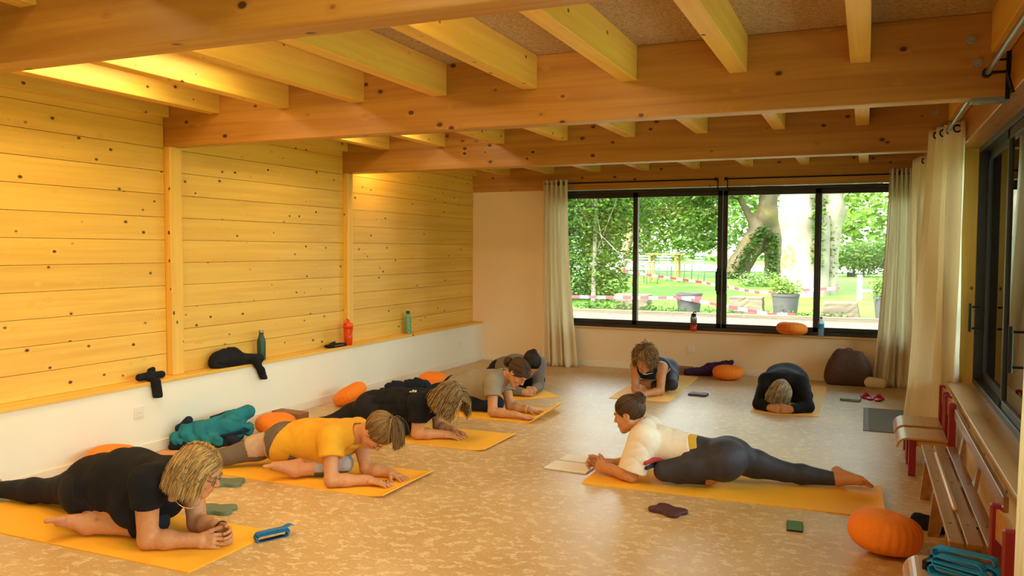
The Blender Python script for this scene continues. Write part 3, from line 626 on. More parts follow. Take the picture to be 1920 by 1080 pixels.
for y0, dy, x1 in ((2.28, .12, -4.715), (Y2, .115, -4.715), (Y3, .095, -4.721)):
    o = obj('post', B(-.06, -dy/2, -(ZB-ZL)/2, .06, dy/2, (ZB-ZL)/2, bev=.004), MT['pine_z'], WL); o.location = (x1-.06, y0+dy/2, (ZB+ZL)/2)
# beams (across) and joists (along), hung from the ceiling
for y0, th in ((.02, .13), (2.285, .13), (Y2, .12), (Y3, .14), (D-.005, .16)):
    bm = B(-2.85, -th/2, -(ZC-ZB)/2, 2.62, th/2, (ZC-ZB)/2, bev=.004); o = obj('beam', bm, MT['glulam_x'], ceiling); o.location = (-1.98, y0+th/2, (ZC+ZB)/2)
    if .5 < y0 < 9:
        for bx, bz in ((.44, 2.47), (.47, 2.36)):
            b = bmesh.new(); cyl(b, (0, 0, 0), (0, -.012, 0), .021, n=20); cyl(b, (0, -.012, 0), (0, -.024, 0), .011, n=6); q = obj('bolt', b, MT['galv'], o); q.location = (bx+1.98, -th/2, bz-(ZC+ZB)/2)
JX = [-4.285+.6045*k for k in range(8)]
for y0, y1 in ((YF, .02), (.15, 2.285), (2.415, Y2), (Y2+.12, Y3), (Y3+.14, D)):
    me = None
    for x in JX:
        if me is None: o = obj('joist', B(-.047, -(y1-y0)/2, -(ZC-ZJ)/2, .047, (y1-y0)/2, (ZC-ZJ)/2, bev=.003), MT['pine_y'], ceiling); me = o.data
        else: o = bpy.data.objects.new('joist', me); C.objects.link(o); o.parent = ceiling
        o.location = (x, (y0+y1)/2, (ZC+ZJ)/2)
    o = obj('edge_joist', B(-.04, -(y1-y0)/2, -(ZC-ZJ)/2, .04, (y1-y0)/2, (ZC-ZJ)/2, bev=.003), MT['pine_y'], ceiling); o.location = (.565, (y0+y1)/2, (ZC+ZJ)/2)
# back wall: plain part on the left, a small step, then the window wall
bm = B(-5.0, D, 0, -3.749, D+.22, ZC); box(bm, -3.749, D+.012, 0, .84, D+.22, .478); box(bm, .62, D+.012, .478, .84, D+.22, ZC)
struct('wall_back', bm, MT['paint_back'])
struct('trim_1', B(-3.72, D-.012, .478, .60, D+.13, .500, bev=.003), MT['sill_x'])
struct('baseboard_back', B(XF, D-.010, 0, -3.749, D, .075, bev=.002), MT['skirting'])
struct('baseboard_back', B(-3.749, D+.002, 0, .60, D+.012, .075, bev=.002), MT['skirting'])
struct('baseboard_left', B(XF, YF, 0, XF+.012, D-.01, .075, bev=.002), MT['skirting'])
# right wall: parapet, board, header, post
bm = B(XR, YF, 0, .84, D+.01, .462); struct('wall_right', bm, MT['paint_back'])
struct('trim_2', B(.562, -1.0, .462, .76, 6.85, .490, bev=.003), MT['sill_y']); struct('trim_3', B(.562, 6.99, .462, .76, 9.77, .490, bev=.003), MT['sill_y'])
struct('trim_4', B(XR, YF, 2.20, .84, D+.01, ZC, bev=.004), MT['glulam_y'])
struct('trim_5', B(XR+.001, 6.85, .462, .84, 6.99, 2.20, bev=.004), MT['pine_z'])
struct('wall_front', B(-5.0, YF-.15, 0, 1.0, YF, ZC), MT['paint'])
# sliding windows
wn = [0]
def window(P, ax, a0, a1, z0, z1, splits, front, handles=()):
    """a window in the plane ax = P; splits: list of (start, end, depth offset); front = -1/+1 direction of the room"""
    wn[0] += 1; bm = bmesh.new(); dp = .10
    def bx(bm, u0, u1, d0, d1, w0, w1, bev=.002):
        if ax == 'y': box(bm, u0, P+d0, w0, u1, P+d1, w1, bev=bev)
        else: box(bm, P+d0, u0, w0, P+d1, u1, w1, bev=bev)
    f = .040
    bx(bm, a0, a1, -.005, dp, z0, z0+f); bx(bm, a0, a1, -.005, dp, z1-f, z1); bx(bm, a0, a0+f, -.005, dp, z0+f, z1-f); bx(bm, a1-f, a1, -.005, dp, z0+f, z1-f)
    W = struct('window_%d' % wn[0], bm, MT['alu_dark'])
    for i, (s0, s1, d) in enumerate(splits):
        bm = bmesh.new(); q = .056; y0, y1 = z0+f, z1-f
        bx(bm, s0, s1, d, d+.035, y0, y0+q*.85); bx(bm, s0, s1, d, d+.035, y1-q, y1); bx(bm, s0, s0+q, d, d+.035, y0, y1); bx(bm, s1-q, s1, d, d+.035, y0, y1)
        S = obj('sash', bm, MT['alu_dark'], W); bm = bmesh.new(); bx(bm, s0+q, s1-q, d+.014, d+.018, y0+q*.85, y1-q, bev=0); obj('pane', bm, MT['glass'], S)
    for u, zc, L in handles:
        bm = bmesh.new()
        if ax == 'y': cyl(bm, (u, P-.045, zc-L/2), (u, P-.045, zc+L/2), .011); cyl(bm, (u, P-.045, zc-L*.38), (u, P+.01, zc-L*.38), .007); cyl(bm, (u, P-.045, zc+L*.38), (u, P+.01, zc+L*.38), .007)
        else: cyl(bm, (P-.05, u, zc-L/2), (P-.05, u, zc+L/2), .012); cyl(bm, (P-.05, u, zc-L*.38), (P+.01, u, zc-L*.38), .007); cyl(bm, (P-.05, u, zc+L*.38), (P+.01, u, zc+L*.38), .007)
        obj('handle', bm, MT['black_metal'], W)
    return W
W1 = window(D+.035, 'y', -3.745, .60, .500, 2.185, [(-3.71, -2.57, .050), (-2.625, -1.557, .008), (-1.553, -.487, .008), (-.53, .565, .050)], -1)
for sx in (-1.600, -1.510):
    bm = bmesh.new(); box(bm, sx-.013, D+.005, .94, sx+.013, D+.044, 1.24, bev=.003); box(bm, sx-.020, D-.016, .98, sx+.020, D+.012, 1.20, bev=.005); obj('handle', bm, MT['black_metal'], W1)
W2 = window(.735, 'x', .9, 6.85, .490, 2.20, [(5.52, 6.82, .050), (3.75, 5.60, .008), (2.25, 3.80, .050), (.93, 2.30, .008)], -1, [(4.86, .95, .24), (6.66, .98, .20)])
bm = bmesh.new(); cyl(bm, (.80, 4.86, .83), (.80, 4.86, 1.07), .012); cyl(bm, (.80, 4.86, .86), (.75, 4.86, .86), .007); cyl(bm, (.80, 4.86, 1.04), (.75, 4.86, 1.04), .007); obj('handle', bm, MT['black_metal'], W2)
W3 = window(.735, 'x', 6.99, 9.75, .490, 2.20, [(7.03, 8.42, .050), (8.36, 9.71, .008)], -1)
# steel angle under the middle beam
t = thing('steel_bracket', 'dark steel angle bracket carrying the end of the middle ceiling beam at the right wall', 'bracket', (.52, 4.65, 2.19))
obj('plate', B(-.07, -.055, -.012, .09, .055, .004, bev=.001), MT['steel'], t); obj('plate', B(.070, -.075, -.01, .088, -.05, .27, bev=.001), MT['black_metal'], t); obj('plate', B(.010, -.085, .17, .088, -.075, .18, bev=.001), MT['black_metal'], t)
# ceiling lamps sitting behind the beams
def lamp(x0, x1, y, z, e, label):
    t = thing('strip_lamp', label, 'lamp', ((x0+x1)/2, y, z), group='strip lamps behind the ceiling beams')
    obj('housing', B(-(x1-x0)/2, -.03, .0, (x1-x0)/2, .03, .03, bev=.003), MT['plastic_white'], t)
    l = bpy.data.lights.new('strip_lamp_light', 'AREA'); l.shape = 'RECTANGLE'; l.size = (x1-x0); l.size_y = .04; l.energy = e; l.color = (1, .66, .28); o = bpy.data.objects.new('strip_lamp_light', l); C.objects.link(o); o.parent = t; o.location = (0, .04, .0); o.rotation_euler = (math.radians(48), 0, 0)
for x in (-4.0, -2.79, -1.58): lamp(x-.2, x+.2, 2.46, 2.50, 5.5, 'slim white strip lamp fixed behind the nearest ceiling beam')
lamp(-4.6, -4.32, 7.05, 2.5, 5, 'slim white strip lamp behind the farthest crossing beam in the left corner')
def panel(x, y, e, label):  # unseen fill lamp, added to brighten the interior
    t = thing('fill_lamp', label, 'lamp', (x, y, ZC-.04), group='added fill lamps between the joists'); obj('housing', B(-.09, -.5, 0, .09, .5, .04, bev=.004), MT['plastic_white'], t)
    l = bpy.data.lights.new('fill_lamp_light', 'AREA'); l.shape = 'RECTANGLE'; l.size = .16; l.size_y = .96; l.energy = e; l.color = (1, .80, .46); o = bpy.data.objects.new('fill_lamp_light', l); C.objects.link(o); o.parent = t; o.location = (0, 0, -.006)
for x in (JX[0]+.3, JX[2]+.3, JX[4]+.3, JX[6]+.3): panel(x, 1.3, 4.2, 'long warm fill lamp added between two joists')
for x in (JX[0]+.3, JX[1]+.3): panel(x, 3.5, 5, 'long warm fill lamp added between two joists'); panel(x, 5.8, 5, 'long warm fill lamp added between two joists')
# curtain rods
def rod(name, label, a, b, r, brackets, up):
    t = thing(name, label, 'curtain rod', a); A0 = Vector(a); bm = bmesh.new(); cyl(bm, (0, 0, 0), Vector(b)-A0, r, n=14); obj('rod', bm, MT['black_metal'] if r < .012 else MT['steel'], t)
    for p in brackets:
        p = Vector(p)-A0; bm = bmesh.new(); sweep(bm, [p, p+Vector(up[0]), p+Vector(up[1])], .009, 6); cyl(bm, p-(Vector(b)-A0).normalized()*.02, p+(Vector(b)-A0).normalized()*.02, r+.009, n=14); obj('bracket', bm, MT['black_metal'], t)
rod('curtain_rod', 'thin black curtain rod across the back window from left curtain to centre bracket', (-3.74, 9.68, 2.27), (-1.60, 9.68, 2.27), .009, [(-1.61, 9.68, 2.27)], ((0, .09, 0), (0, .09, -.12)))
rod('curtain_rod', 'thin black curtain rod across the back window from centre bracket to right curtain', (-1.51, 9.68, 2.27), (.46, 9.68, 2.27), .009, [(-1.50, 9.68, 2.27)], ((0, .09, 0), (0, .09, -.12)))
rod('curtain_rod', 'grey steel curtain rod at top right, in front of the middle ceiling beam', (.50, .3, 2.29), (.50, 4.50, 2.29), .013, [(.50, 4.48, 2.29), (.50, 2.5, 2.29)], ((.08, 0, 0), (.108, 0, -.10)))
rod('curtain_rod', 'grey steel curtain rod holding the tall curtain before the right wooden post', (.50, 4.80, 2.29), (.50, 6.78, 2.29), .013, [(.50, 6.72, 2.29)], ((.08, 0, 0), (.108, 0, -.10)))
rod('curtain_rod', 'grey steel curtain rod in the far right corner behind the right wooden post', (.50, 7.05, 2.29), (.50, 9.60, 2.29), .013, [(.50, 9.5, 2.29)], ((.08, 0, 0), (.108, 0, -.10)))
# curtains
def curtain(label, t0, t1, b0, b1, nf, amp, nrmv, seed, pud=.0, bulge=None, eyes=4):
    t0, t1, b0, b1 = map(Vector, (t0, t1, b0, b1)); nv, nu = 46, nf*12; nr_ = Vector(nrmv).normalized(); R = random.Random(seed); ph = [R.uniform(-.5, .5) for _ in range(nf+2)]
    base = Vector((b0+b1)/2); base.z = 0; t = thing('curtain', label, 'curtain', base); bm = bmesh.new(); rows = []
    for j in range(nv+1):
        v = j/nv; row = []; vv = v**1.5
        for i in range(nu+1):
            u = i/nu; k = u*nf; ph_ = ph[int(k)]*(1-k+int(k))+ph[int(k)+1]*(k-int(k))
            uu = u+.25/nf*math.sin(2*PI*(k*.5+ph_))*v
            a = t0.lerp(t1, uu); b = b0.lerp(b1, uu); p = a.lerp(b, v); p = Vector((a.x+(b.x-a.x)*vv, a.y+(b.y-a.y)*vv, a.z+(b.z-a.z)*v))
            am = amp*(1+.7*v*math.sin(ph_*7+v*2.)); p += nr_*(am*math.sin(2*PI*k+ph_*3*v*2)+.25*am*math.sin(4*PI*k+v*5+ph_*9))
            if pud and v > .96: p += nr_*pud*math.sin(k*9+seed)*(v-.96)/.04
            p.z = max(p.z, .004); row.append(bm.verts.new(p-base))
        rows.append(row)
    for a, b in zip(rows, rows[1:]):
        for i in range(nu): bm.faces.new((a[i], a[i+1], b[i+1], b[i]))
    o = obj('cloth', bm, MT['curtain'], t, True); md = o.modifiers.new('thickness', 'SOLIDIFY'); md.thickness = .004
    for i in range(eyes):
        u = (i+.5)/eyes; p = t0.lerp(t1, u)-base; ax = (t1-t0).normalized(); bm = bmesh.new(); e1 = ax.cross(Vector((0, 0, 1))).normalized()
        sweep(bm, [p-Vector((0, 0, .045))+(e1*math.cos(a)+Vector((0, 0, 1))*math.sin(a))*.024 for a in [2*PI*k/16 for k in range(17)]], .006, 5); obj('eyelet', bm, MT['black_metal'], t)
curtain('cream floor-length curtain at the left end of the back window', (-3.735, 9.66, 2.315), (-3.42, 9.66, 2.315), (-3.69, 9.62, 0), (-3.235, 9.55, 0), 5, .034, (0, 1, 0), 3, .03)
curtain('wide pale curtain bunched at the right end of the back window, above the white pouch', (.20, 9.66, 2.325), (.46, 9.66, 2.325), (.10, 9.62, 0), (.50, 9.60, 0), 6, .034, (0, 1, 0), 8, .03)
curtain('narrow pale curtain gathered on the side rod just left of the tallest curtain', (.47, 8.35, 2.315), (.42, 8.75, 2.315), (.50, 8.2, 0), (.50, 8.8, 0), 5, .040, (1, 0, 0), 11, .02)
curtain('tallest cream curtain hanging beside the right wooden post, behind the red chairs', (.565, 6.36, 2.335), (.43, 6.80, 2.335), (.62, 6.95, 0), (.30, 7.45, 0), 4, .038, (1, .3, 0), 17, .03)
curtain('cream curtain edge at the right frame border, in front of the nearest red chair', (.50, 2.35, 2.335), (.52, 3.05, 2.335), (.44, 2.45, 0), (.47, 2.92, 0), 6, .030, (1, 0, 0), 23)
# sockets
def socket(p, rz, label):
    t = thing('wall_socket', label, 'socket', p, rz); obj('plate', B(-.041, -.008, -.041, .041, 0, .041, bev=.003), MT['plastic_white'], t)
    bm = bmesh.new(); bmesh.ops.create_cone(bm, cap_ends=True, segments=28, radius1=.024, radius2=.024, depth=.006, matrix=Matrix.Translation((0, -.009, 0)) @ Matrix.Rotation(PI/2, 4, 'X')); o = obj('socket_face', bm, MT['skirting'], t)
    for sx in (-.009, .009):
        bm = bmesh.new(); cyl(bm, (sx, -.0125, -.002), (sx, -.010, -.002), .0028, n=8); obj('pin_hole', bm, MT['black_metal'], t)
socket((XF, 4.193, .306), PI/2, 'white wall socket on the low left wall, under the black strap on the ledge')
socket((XF, 9.115, .262), PI/2, 'white wall socket at the far end of the low left wall, under the patterned flask')
socket((-1.897, D+.012, .276), 0, 'white wall socket on the back wall under the window, right of the curly-haired woman')
# ------------------------------------------------------------------ yoga mats
def yoga_mat(label, corner, ang, L, W=.60, mat_='mat_yellow', curl0=0., curl1=0., twist=0.):
    """corner = near end corner, length runs along local +x"""
    t = bpy.data.meshes.new('yoga_mat'); bm = bmesh.new(); n, m = 60, 6; th = .0055
    def P(s, v, w):
        x, z = s, w; 
        for c, e, sg in ((curl1, L, 1), (curl0, 0, -1)):
            if c > 0:
                cl = .13*(1+twist*(v/W-.5)); d = (s-(L-cl))*1 if sg > 0 else (cl-s)
                if d > 0: a = c*d/cl; R = cl/c; x = (L-cl if sg > 0 else cl)+sg*(R-w)*math.sin(a); z = R-(R-w)*math.cos(a)
        return (x, v, z+.0005)
    T = [[[bm.verts.new(P(L*i/n, W*j/m, w)) for j in range(m+1)] for i in range(n+1)] for w in (0, th)]
    for i in range(n):
        for j in range(m):
            bm.faces.new((T[1][i][j], T[1][i+1][j], T[1][i+1][j+1], T[1][i][j+1])); bm.faces.new((T[0][i][j], T[0][i][j+1], T[0][i+1][j+1], T[0][i+1][j]))
    for i in range(n):
        bm.faces.new((T[0][i][0], T[0][i+1][0], T[1][i+1][0], T[1][i][0])); bm.faces.new((T[0][i+1][m], T[0][i][m], T[1][i][m], T[1][i+1][m]))
    for j in range(m):
        bm.faces.new((T[0][0][j+1], T[0][0][j], T[1][0][j], T[1][0][j+1])); bm.faces.new((T[0][n][j], T[0][n][j+1], T[1][n][j+1], T[1][n][j]))
    o = obj('yoga_mat', bm, MT[mat_], None, False); o.location = (*corner, 0); o.rotation_euler = (0, 0, ang); tag(o, label, 'yoga mat', 'yellow yoga mats'); return o
def deg(a): return math.radians(a)
yoga_mat('yellow yoga mat nearest the camera at bottom left, under the woman in black with glasses', (-4.47, 2.755), deg(-.3), 1.72, .585)
yoga_mat('yellow yoga mat under the woman in the mustard t-shirt', (-4.28, 4.06), deg(-.6), 1.73, .60, curl1=.25)
yoga_mat('yellow yoga mat under the blonde woman in a black t-shirt, third from the camera', (-4.24, 5.30), deg(-.4), 1.75, .585, curl1=.2)
yoga_mat('yellow yoga mat with its front end curling up, under the woman in the grey t-shirt', (-4.25, 6.33), deg(-.6), 1.77, .66, curl1=1.1, twist=.3)
yoga_mat('yellow yoga mat turned at an angle, under the dark-haired woman in grey long sleeves', (-2.741, 7.571), deg(132.5), 1.73, .58)
yoga_mat('pale yellow yoga mat under the curly-haired woman, pointing at the back window', (-1.700, 7.735), deg(91.4), 1.72, .588, 'mat_pale')
yoga_mat('pale yellow yoga mat under the bowed woman in black long sleeves', (-.355, 7.60), deg(90.3), 1.70, .575, 'mat_pale')
yoga_mat('long yellow yoga mat under the instructor in the white t-shirt, centre right', (-1.597, 4.812), deg(1.0), 1.725, .60, curl1=.35)
# ------------------------------------------------------------------ round meditation cushions
def cushion(label, loc, R, H, rot=(0, 0, 0), ex=1., seed=0, strap=False, group='orange meditation cushions'):
    rr = np.random.RandomState(seed); nu, nv = 144, 40; V = []
    ph = rr.uniform(0, 6.3, 6)
    for j in range(nv+1):
        b = -PI/2+PI*j/nv; cb, sb = math.cos(b), math.sin(b)
        r = R*(abs(cb)**.62); z = H/2*math.copysign(abs(sb)**.85, sb)
        for i in range(nu):
            a = 2*PI*i/nu; side = max(0, cb)**1.2
            pl_ = .0045*abs(math.sin(a*13+.4*math.sin(a*3+ph[0])))*(1 if abs(sb) > .22 or True else 0)*side*(.4+.6*abs(sb)**.5)
            lump = 1+.015*math.sin(2*a+ph[1])+.01*math.sin(5*a+ph[2]+sb*2)
            x, y = (r*lump+pl_)*math.cos(a)*ex, (r*lump+pl_)*math.sin(a)
            z2 = z*(1+.02*math.sin(3*a+ph[3]))-(.012*math.exp(-(r/(R*.22))**2) if sb > 0 else 0)
            V.append((x, y, z2))
    V = np.array(V); E_ = np.array(Euler(rot).to_matrix()); V = V@E_.T; V = V-V3(0, 0, V[:, 2].min()-.001)
    I = np.arange(nu); Q = np.concatenate([np.stack([j*nu+I, j*nu+(I+1) % nu, (j+1)*nu+(I+1) % nu, (j+1)*nu+I], 1) for j in range(nv)])
    t = thing('meditation_cushion', label, 'cushion', loc, group=group); np_mesh('cover', V, Q, MT['cushion'], t)
    # seam piping round the top edge and the carry loop
    b = .62; r = R*math.cos(b)**.62+.002; z = H/2*math.sin(b)**.85
    ring = (np.array([(r*math.cos(a)*ex, r*math.sin(a), z) for a in np.linspace(0, 2*PI, 61)]))@E_.T-V3(0, 0, (0)); off = V3(0, 0, -min((np.array([(0, 0, 0)]))[:, 2])); lo = None
    V0 = None
    return t
def cush(label, loc, R, H, rot=(0, 0, 0), ex=1., seed=0):
    return cushion(label, loc, R, H, rot, ex, seed)
cush('orange round cushion in the bottom right foreground, near the bench', (.110, 4.30, 0), .168, .185, (deg(-3), deg(6), 0), seed=1)
cush('orange round cushion leaning on the left wall behind the woman in black with glasses', (-4.42, 3.80, 0), .17, .15, (0, deg(10), deg(-20)), seed=2)
cush('orange round cushion on the floor in front of the brown cork block', (-4.24, 5.16, 0), .155, .145, (deg(2), deg(3), 0), seed=3)
cush('orange round cushion tipped up against the left wall', (-4.37, 6.36, 0), .165, .14, (deg(14), deg(-24), 0), seed=4)
cush('orange round cushion beside the left wall behind the blonde woman in black', (-4.13, 7.52, 0), .155, .15, (deg(6), deg(5), 0), seed=5)
cush('orange round cushion on the floor under the back window, beside the purple cloth', (-1.405, 9.43, 0), .168, .15, (deg(3), 0, 0), seed=6)
cush('orange round cushion resting on the sill of the back window', (-.755, 9.70, .500), .168, .142, (deg(-6), deg(2), 0), seed=7)
# ------------------------------------------------------------------ foam pads, blocks, small things on the floor
def pad(label, loc, rz, mat_, s=1., group=None, h=.022):
    n = 96; pts = []
    for i in range(n):
        a = 2*PI*i/n; r = .098*(1+.19*math.cos(4*a+PI)+.07*math.cos(2*a)); pts.append((r*1.02*s*math.cos(a), r*.80*s*math.sin(a)))
    bm = bmesh.new(); rings = []
    for k, z in ((.97, 0), (1, .004), (1, h-.005), (.975, h-.001), (.93, h)): rings.append([bm.verts.new((x*k, y*k, z)) for x, y in pts])
    for a, b in zip(rings, rings[1:]):
        for i in range(n): bm.faces.new((a[i], a[(i+1) % n], b[(i+1) % n], b[i]))
    bm.faces.new(rings[0][::-1]); bm.faces.new(rings[-1]); o = obj('foam_pad', bm, MT[mat_]); o.location = loc; o.rotation_euler = (0, 0, rz); tag(o, label, 'foam pad', group)
pad('dark maroon four-lobed foam pad on the floor in front of the instructor', (-.98, 4.475, 0), deg(-25), 'maroon_foam')
pad('violet foam pad on the floor between the two women at the back', (-1.52, 8.26, 0), deg(-3), 'violet_foam', .95)
pad('pale mint foam pad on the floor left of the pink slippers', (-.115, 8.60, 0), deg(-5), 'mint_foam', .95)
pad('sage green foam pad on the floor beside the face of the woman with glasses', (-3.58, 3.90, 0), deg(25), 'green_foam', 1.0, 'green foam pads', .024)
pad('sage green foam pad between the nearest yoga mat and the mat behind it', (-3.26, 3.47, 0), deg(20), 'green_foam', 1.0, 'green foam pads', .024)
o = obj('cork_block', B(-.15, -.06, 0, .15, .06, .105, bev=.004), MT['cork']); o.location = (-4.36, 5.49, 0); o.rotation_euler = (0, 0, deg(-4)); tag(o, 'brown cork yoga block against the left wall behind an orange cushion', 'yoga block')
o = obj('cork_block', B(-.15, -.06, 0, .15, .06, .08, bev=.004), MT['cork']); o.location = (-2.00, 9.68, 0); tag(o, 'brown cork yoga block at the foot of the back wall, right of the curly-haired woman', 'yoga block')
t = thing('smartphone', 'black smartphone lying on the floor, its glass reflecting green', 'phone', (-.316, 4.50, 0), deg(4)); obj('case', B(-.040, -.079, 0, .040, .079, .010, bev=.003), MT['phone_case'], t); obj('screen', B(-.037, -.076, .0095, .037, .076, .0108), MT['screen'], t)
# spiral notebook
t = thing('spiral_notebook', 'open spiral notebook with blank white pages in front of the instructor', 'notebook', (-1.775, 5.24, 0), deg(-3))
for sy, nm in ((-1, 'page_block'), (1, 'page_block')):
    b = B(-.148, min(0, sy*.205)+(.006 if sy > 0 else 0), 0, .148, max(0, sy*.205)-(.006 if sy < 0 else 0), .012 if sy < 0 else .006, bev=.001); obj(nm, b, MT['paper'], t)
    obj('cover_board', B(-.152, min(0, sy*.21), 0, .152, max(0, sy*.21), .0015), MT['grey_rug'], t)
bm = bmesh.new()
for k in range(26):
    x = -.135+.27*k/25; sweep(bm, [(x, .009*math.cos(a), .008+.008*math.sin(a)) for a in [2*PI*i/10 for i in range(11)]], .0011, 5)
o = obj('spiral', bm, MT['black_metal'], t)
# rug, slippers, pouch
t = thing('small_rug', 'small grey woven rug on the floor left of the tallest curtain', 'rug', (.27, 7.70, 0)); obj('weave', B(-.225, -.525, 0, .25, .525, .006, bev=.001), MT['grey_rug'], t); obj('edge_band', B(-.268, -.525, 0, -.226, .525, .006, bev=.001), MT['grey_rug_edge'], t)
for i, (x, y, a, lb) in enumerate(((.035, 8.76, 25, 'bright pink slipper on the floor, the left one of the pair'), (.135, 8.72, -8, 'bright pink slipper on the floor, the right one of the pair'))):
    t = thing('slipper', lb, 'slipper', (x, y, 0), deg(a), 'pair of pink slippers'); V, Q = surf([rc((0, -.07, .012), (0, .07, .012), .030, .038, .01, (0, 0, 1), .32)], .005); np_mesh('sole', V, Q, MT['pink_rubber'], t)
    V, Q = surf([rc((-.040, .03, .012), (0, .035, .040), .012, .013, .02), rc((.040, .03, .012), (0, .035, .040), .012, .013, .02), rc((0, .035, .040), (0, .075, .020), .012, .010, .02)], .005); np_mesh('strap', V, Q, MT['pink_rubber'], t)
def blob(name, label, cat, prims, mat_, h=.008, f=None, mn=None, parent=None, cols=None):
    def post(F, X, Y, Z):
        if f: F = F+folds(X, Y, Z, *f)
        return np.maximum(F, (mn if mn is not None else .002)-Z)
    V, Q = surf(prims, h, .004, post); c = V3(V[:, 0].mean(), V[:, 1].mean(), V[:, 2].min())
    if parent is not None: return np_mesh(name, V-V3(*parent.location), Q, MT[mat_], parent)
    o = np_mesh(name, V-c, Q, MT[mat_]); o.location = c
    if label: tag(o, label, cat)
    return o
blob('pouch', 'small round off-white pouch on the floor beside the brown bag', 'pouch', [rc((.06, 9.50, .055), (.17, 9.50, .05), .055, .05, .03)], 'cream_cloth', .006)
# brown leather shopper
t = thing('shopping_bag', 'dark brown soft bag standing against the back wall left of the curtain', 'bag', (-.15, 9.56, 0))
def post(F, X, Y, Z):
    F = F+folds(X, Y, Z, (.6, 0, .8), 40, .007, 1.); F = np.maximum(F, .003-Z)
    return clip(F, X, Y, Z, V3(0, 0, .36), V3(.12, 0, 1))
V, Q = surf([rc((-.31, 9.57, .06), (-.01, 9.59, .06), .075, .075, .10), rc((-.29, 9.58, .16), (-.03, 9.59, .16), .070, .070, .15), rc((-.26, 9.59, .26), (-.06, 9.595, .26), .062, .062, .15), rc((-.24, 9.60, .34), (-.08, 9.60, .34), .045, .045, .10)], .008, .004, post)
np_mesh('body_cloth', V-V3(-.15, 9.56, 0), Q, MT['brown_bag'], t)
bm = bmesh.new(); sweep(bm, [(-.01+.05*math.cos(a), 0, .345+.055*math.sin(a)) for a in np.linspace(-.3, 3.4, 14)], .007, 6); obj('handle', bm, MT['brown_bag'], t, True)
bm = bmesh.new(); sweep(bm, [(.11, 0, .28), (.15, -.01, .25), (.165, -.01, .21), (.14, 0, .17)], .008, 6); obj('handle', bm, MT['brown_bag'], t, True)
# heaps of clothing
t = thing('jacket', 'crumpled teal jacket with black lining lying against the left wall', 'jacket', (-4.47, 4.66, 0))
blob('lining', 0, 0, [rc((-4.55, 4.45, .03), (-4.25, 4.70, .03), .05, .045, .04), rc((-4.50, 4.50, .05), (-4.35, 4.85, .04), .06, .05, .04), rc((-4.56, 4.50, .14), (-4.50, 4.52, .20), .03, .025, .03)], 'navy_cloth', .009, ((1, .3, .5), 60, .010, 2.), parent=t)
blob('shell', 0, 0, [rc((-4.53, 4.46, .08), (-4.33, 4.60, .05), .055, .055, .05), rc((-4.47, 4.55, .12), (-4.35, 4.78, .14), .06, .07, .06), rc((-4.37, 4.80, .15), (-4.33, 4.95, .20), .065, .05, .05), rc((-4.32, 4.75, .09), (-4.28, 4.90, .08), .05, .04, .05),
     rc((-4.52, 4.50, .15), (-4.40, 4.60, .15), .03, .035, .03)], 'teal_cloth', .008, ((1, .3, .5), 60, .020, 5.), parent=t)
blob('trim', 0, 0, [rc((-4.42, 4.66, .20), (-4.37, 4.85, .225), .008, .008, .01), rc((-4.30, 4.60, .08), (-4.24, 4.78, .085), .009, .009, .01), rc((-4.24, 4.78, .085), (-4.26, 4.92, .08), .009, .009, .01)], 'navy_cloth', .006, parent=t)
blob('clothing_heap', 'dark navy crumpled clothes heaped on the floor between two orange cushions', 'clothes', [rc((-4.27, 6.95, .06), (-3.98, 7.05, .08), .08, .08, .06), rc((-4.05, 7.02, .10), (-3.86, 6.98, .05), .07, .06, .06), rc((-4.35, 6.90, .03), (-4.20, 6.8, .03), .04, .05, .05)], 'navy_cloth', .009, ((1, .6, .5), 70, .019, 3.))
blob('sweater_heap', 'dark purple crumpled garment on the floor left of the orange cushion at the back wall', 'clothes', [rc((-1.88, 9.55, .03), (-1.65, 9.60, .05), .045, .06, .05), rc((-1.65, 9.62, .09), (-1.48, 9.64, .12), .055, .05, .05), rc((-1.48, 9.64, .12), (-1.40, 9.64, .17), .035, .022, .04)], 'purple_cloth', .008, ((1, .6, .5), 80, .017, 7.))
blob('sock', 'black crumpled sock lying on the floor under the bench', 'sock', [rc((.28, 4.76, .035), (.36, 4.72, .04), .04, .035, .02), rc((.36, 4.72, .035), (.55, 4.66, .035), .032, .03, .02)], 'black_cloth', .006, ((1, .6, .5), 80, .004, 7.))
blob('garment', 'black garment draped over the ledge, one sleeve hanging, left of the green bottle', 'clothes', [rc((-4.70, 5.02, .55), (-4.66, 5.20, .565), .06, .06, .05), rc((-4.70, 5.05, .59), (-4.69, 5.17, .60), .04, .05, .05), rc((-4.66, 5.2, .555), (-4.60, 5.40, .54), .045, .035, .03), rc((-4.60, 5.34, .535), (-4.600, 5.42, .44), .026, .026, .02), rc((-4.600, 5.42, .44), (-4.598, 5.45, .37), .028, .026, .01)], 'black_cloth', .006, ((1, .6, .5), 95, .008, 7.), mn=.36)
blob('strap_pouch', 'small black knotted strap and pouch hanging over the ledge at the left', 'strap', [rc((-4.67, 4.24, .54), (-4.66, 4.32, .545), .022, .026, .01), rc((-4.68, 4.34, .535), (-4.68, 4.45, .535), .028, .022, .015), rc((-4.69, 4.36, .57), (-4.69, 4.38, .58), .02, .014, .015), rc((-4.66, 4.32, .53), (-4.600, 4.32, .50), .022, .024, .012), rc((-4.600, 4.32, .50), (-4.600, 4.335, .405), .030, .030, .012)], 'black_cloth', .0045, ((1, .6, .5), 90, .003, 7.), mn=.39)
t = thing('zip_pouch', 'flat black zipped pouch on the ledge beside the orange bottle', 'pouch', (-4.69, 6.58, .505))
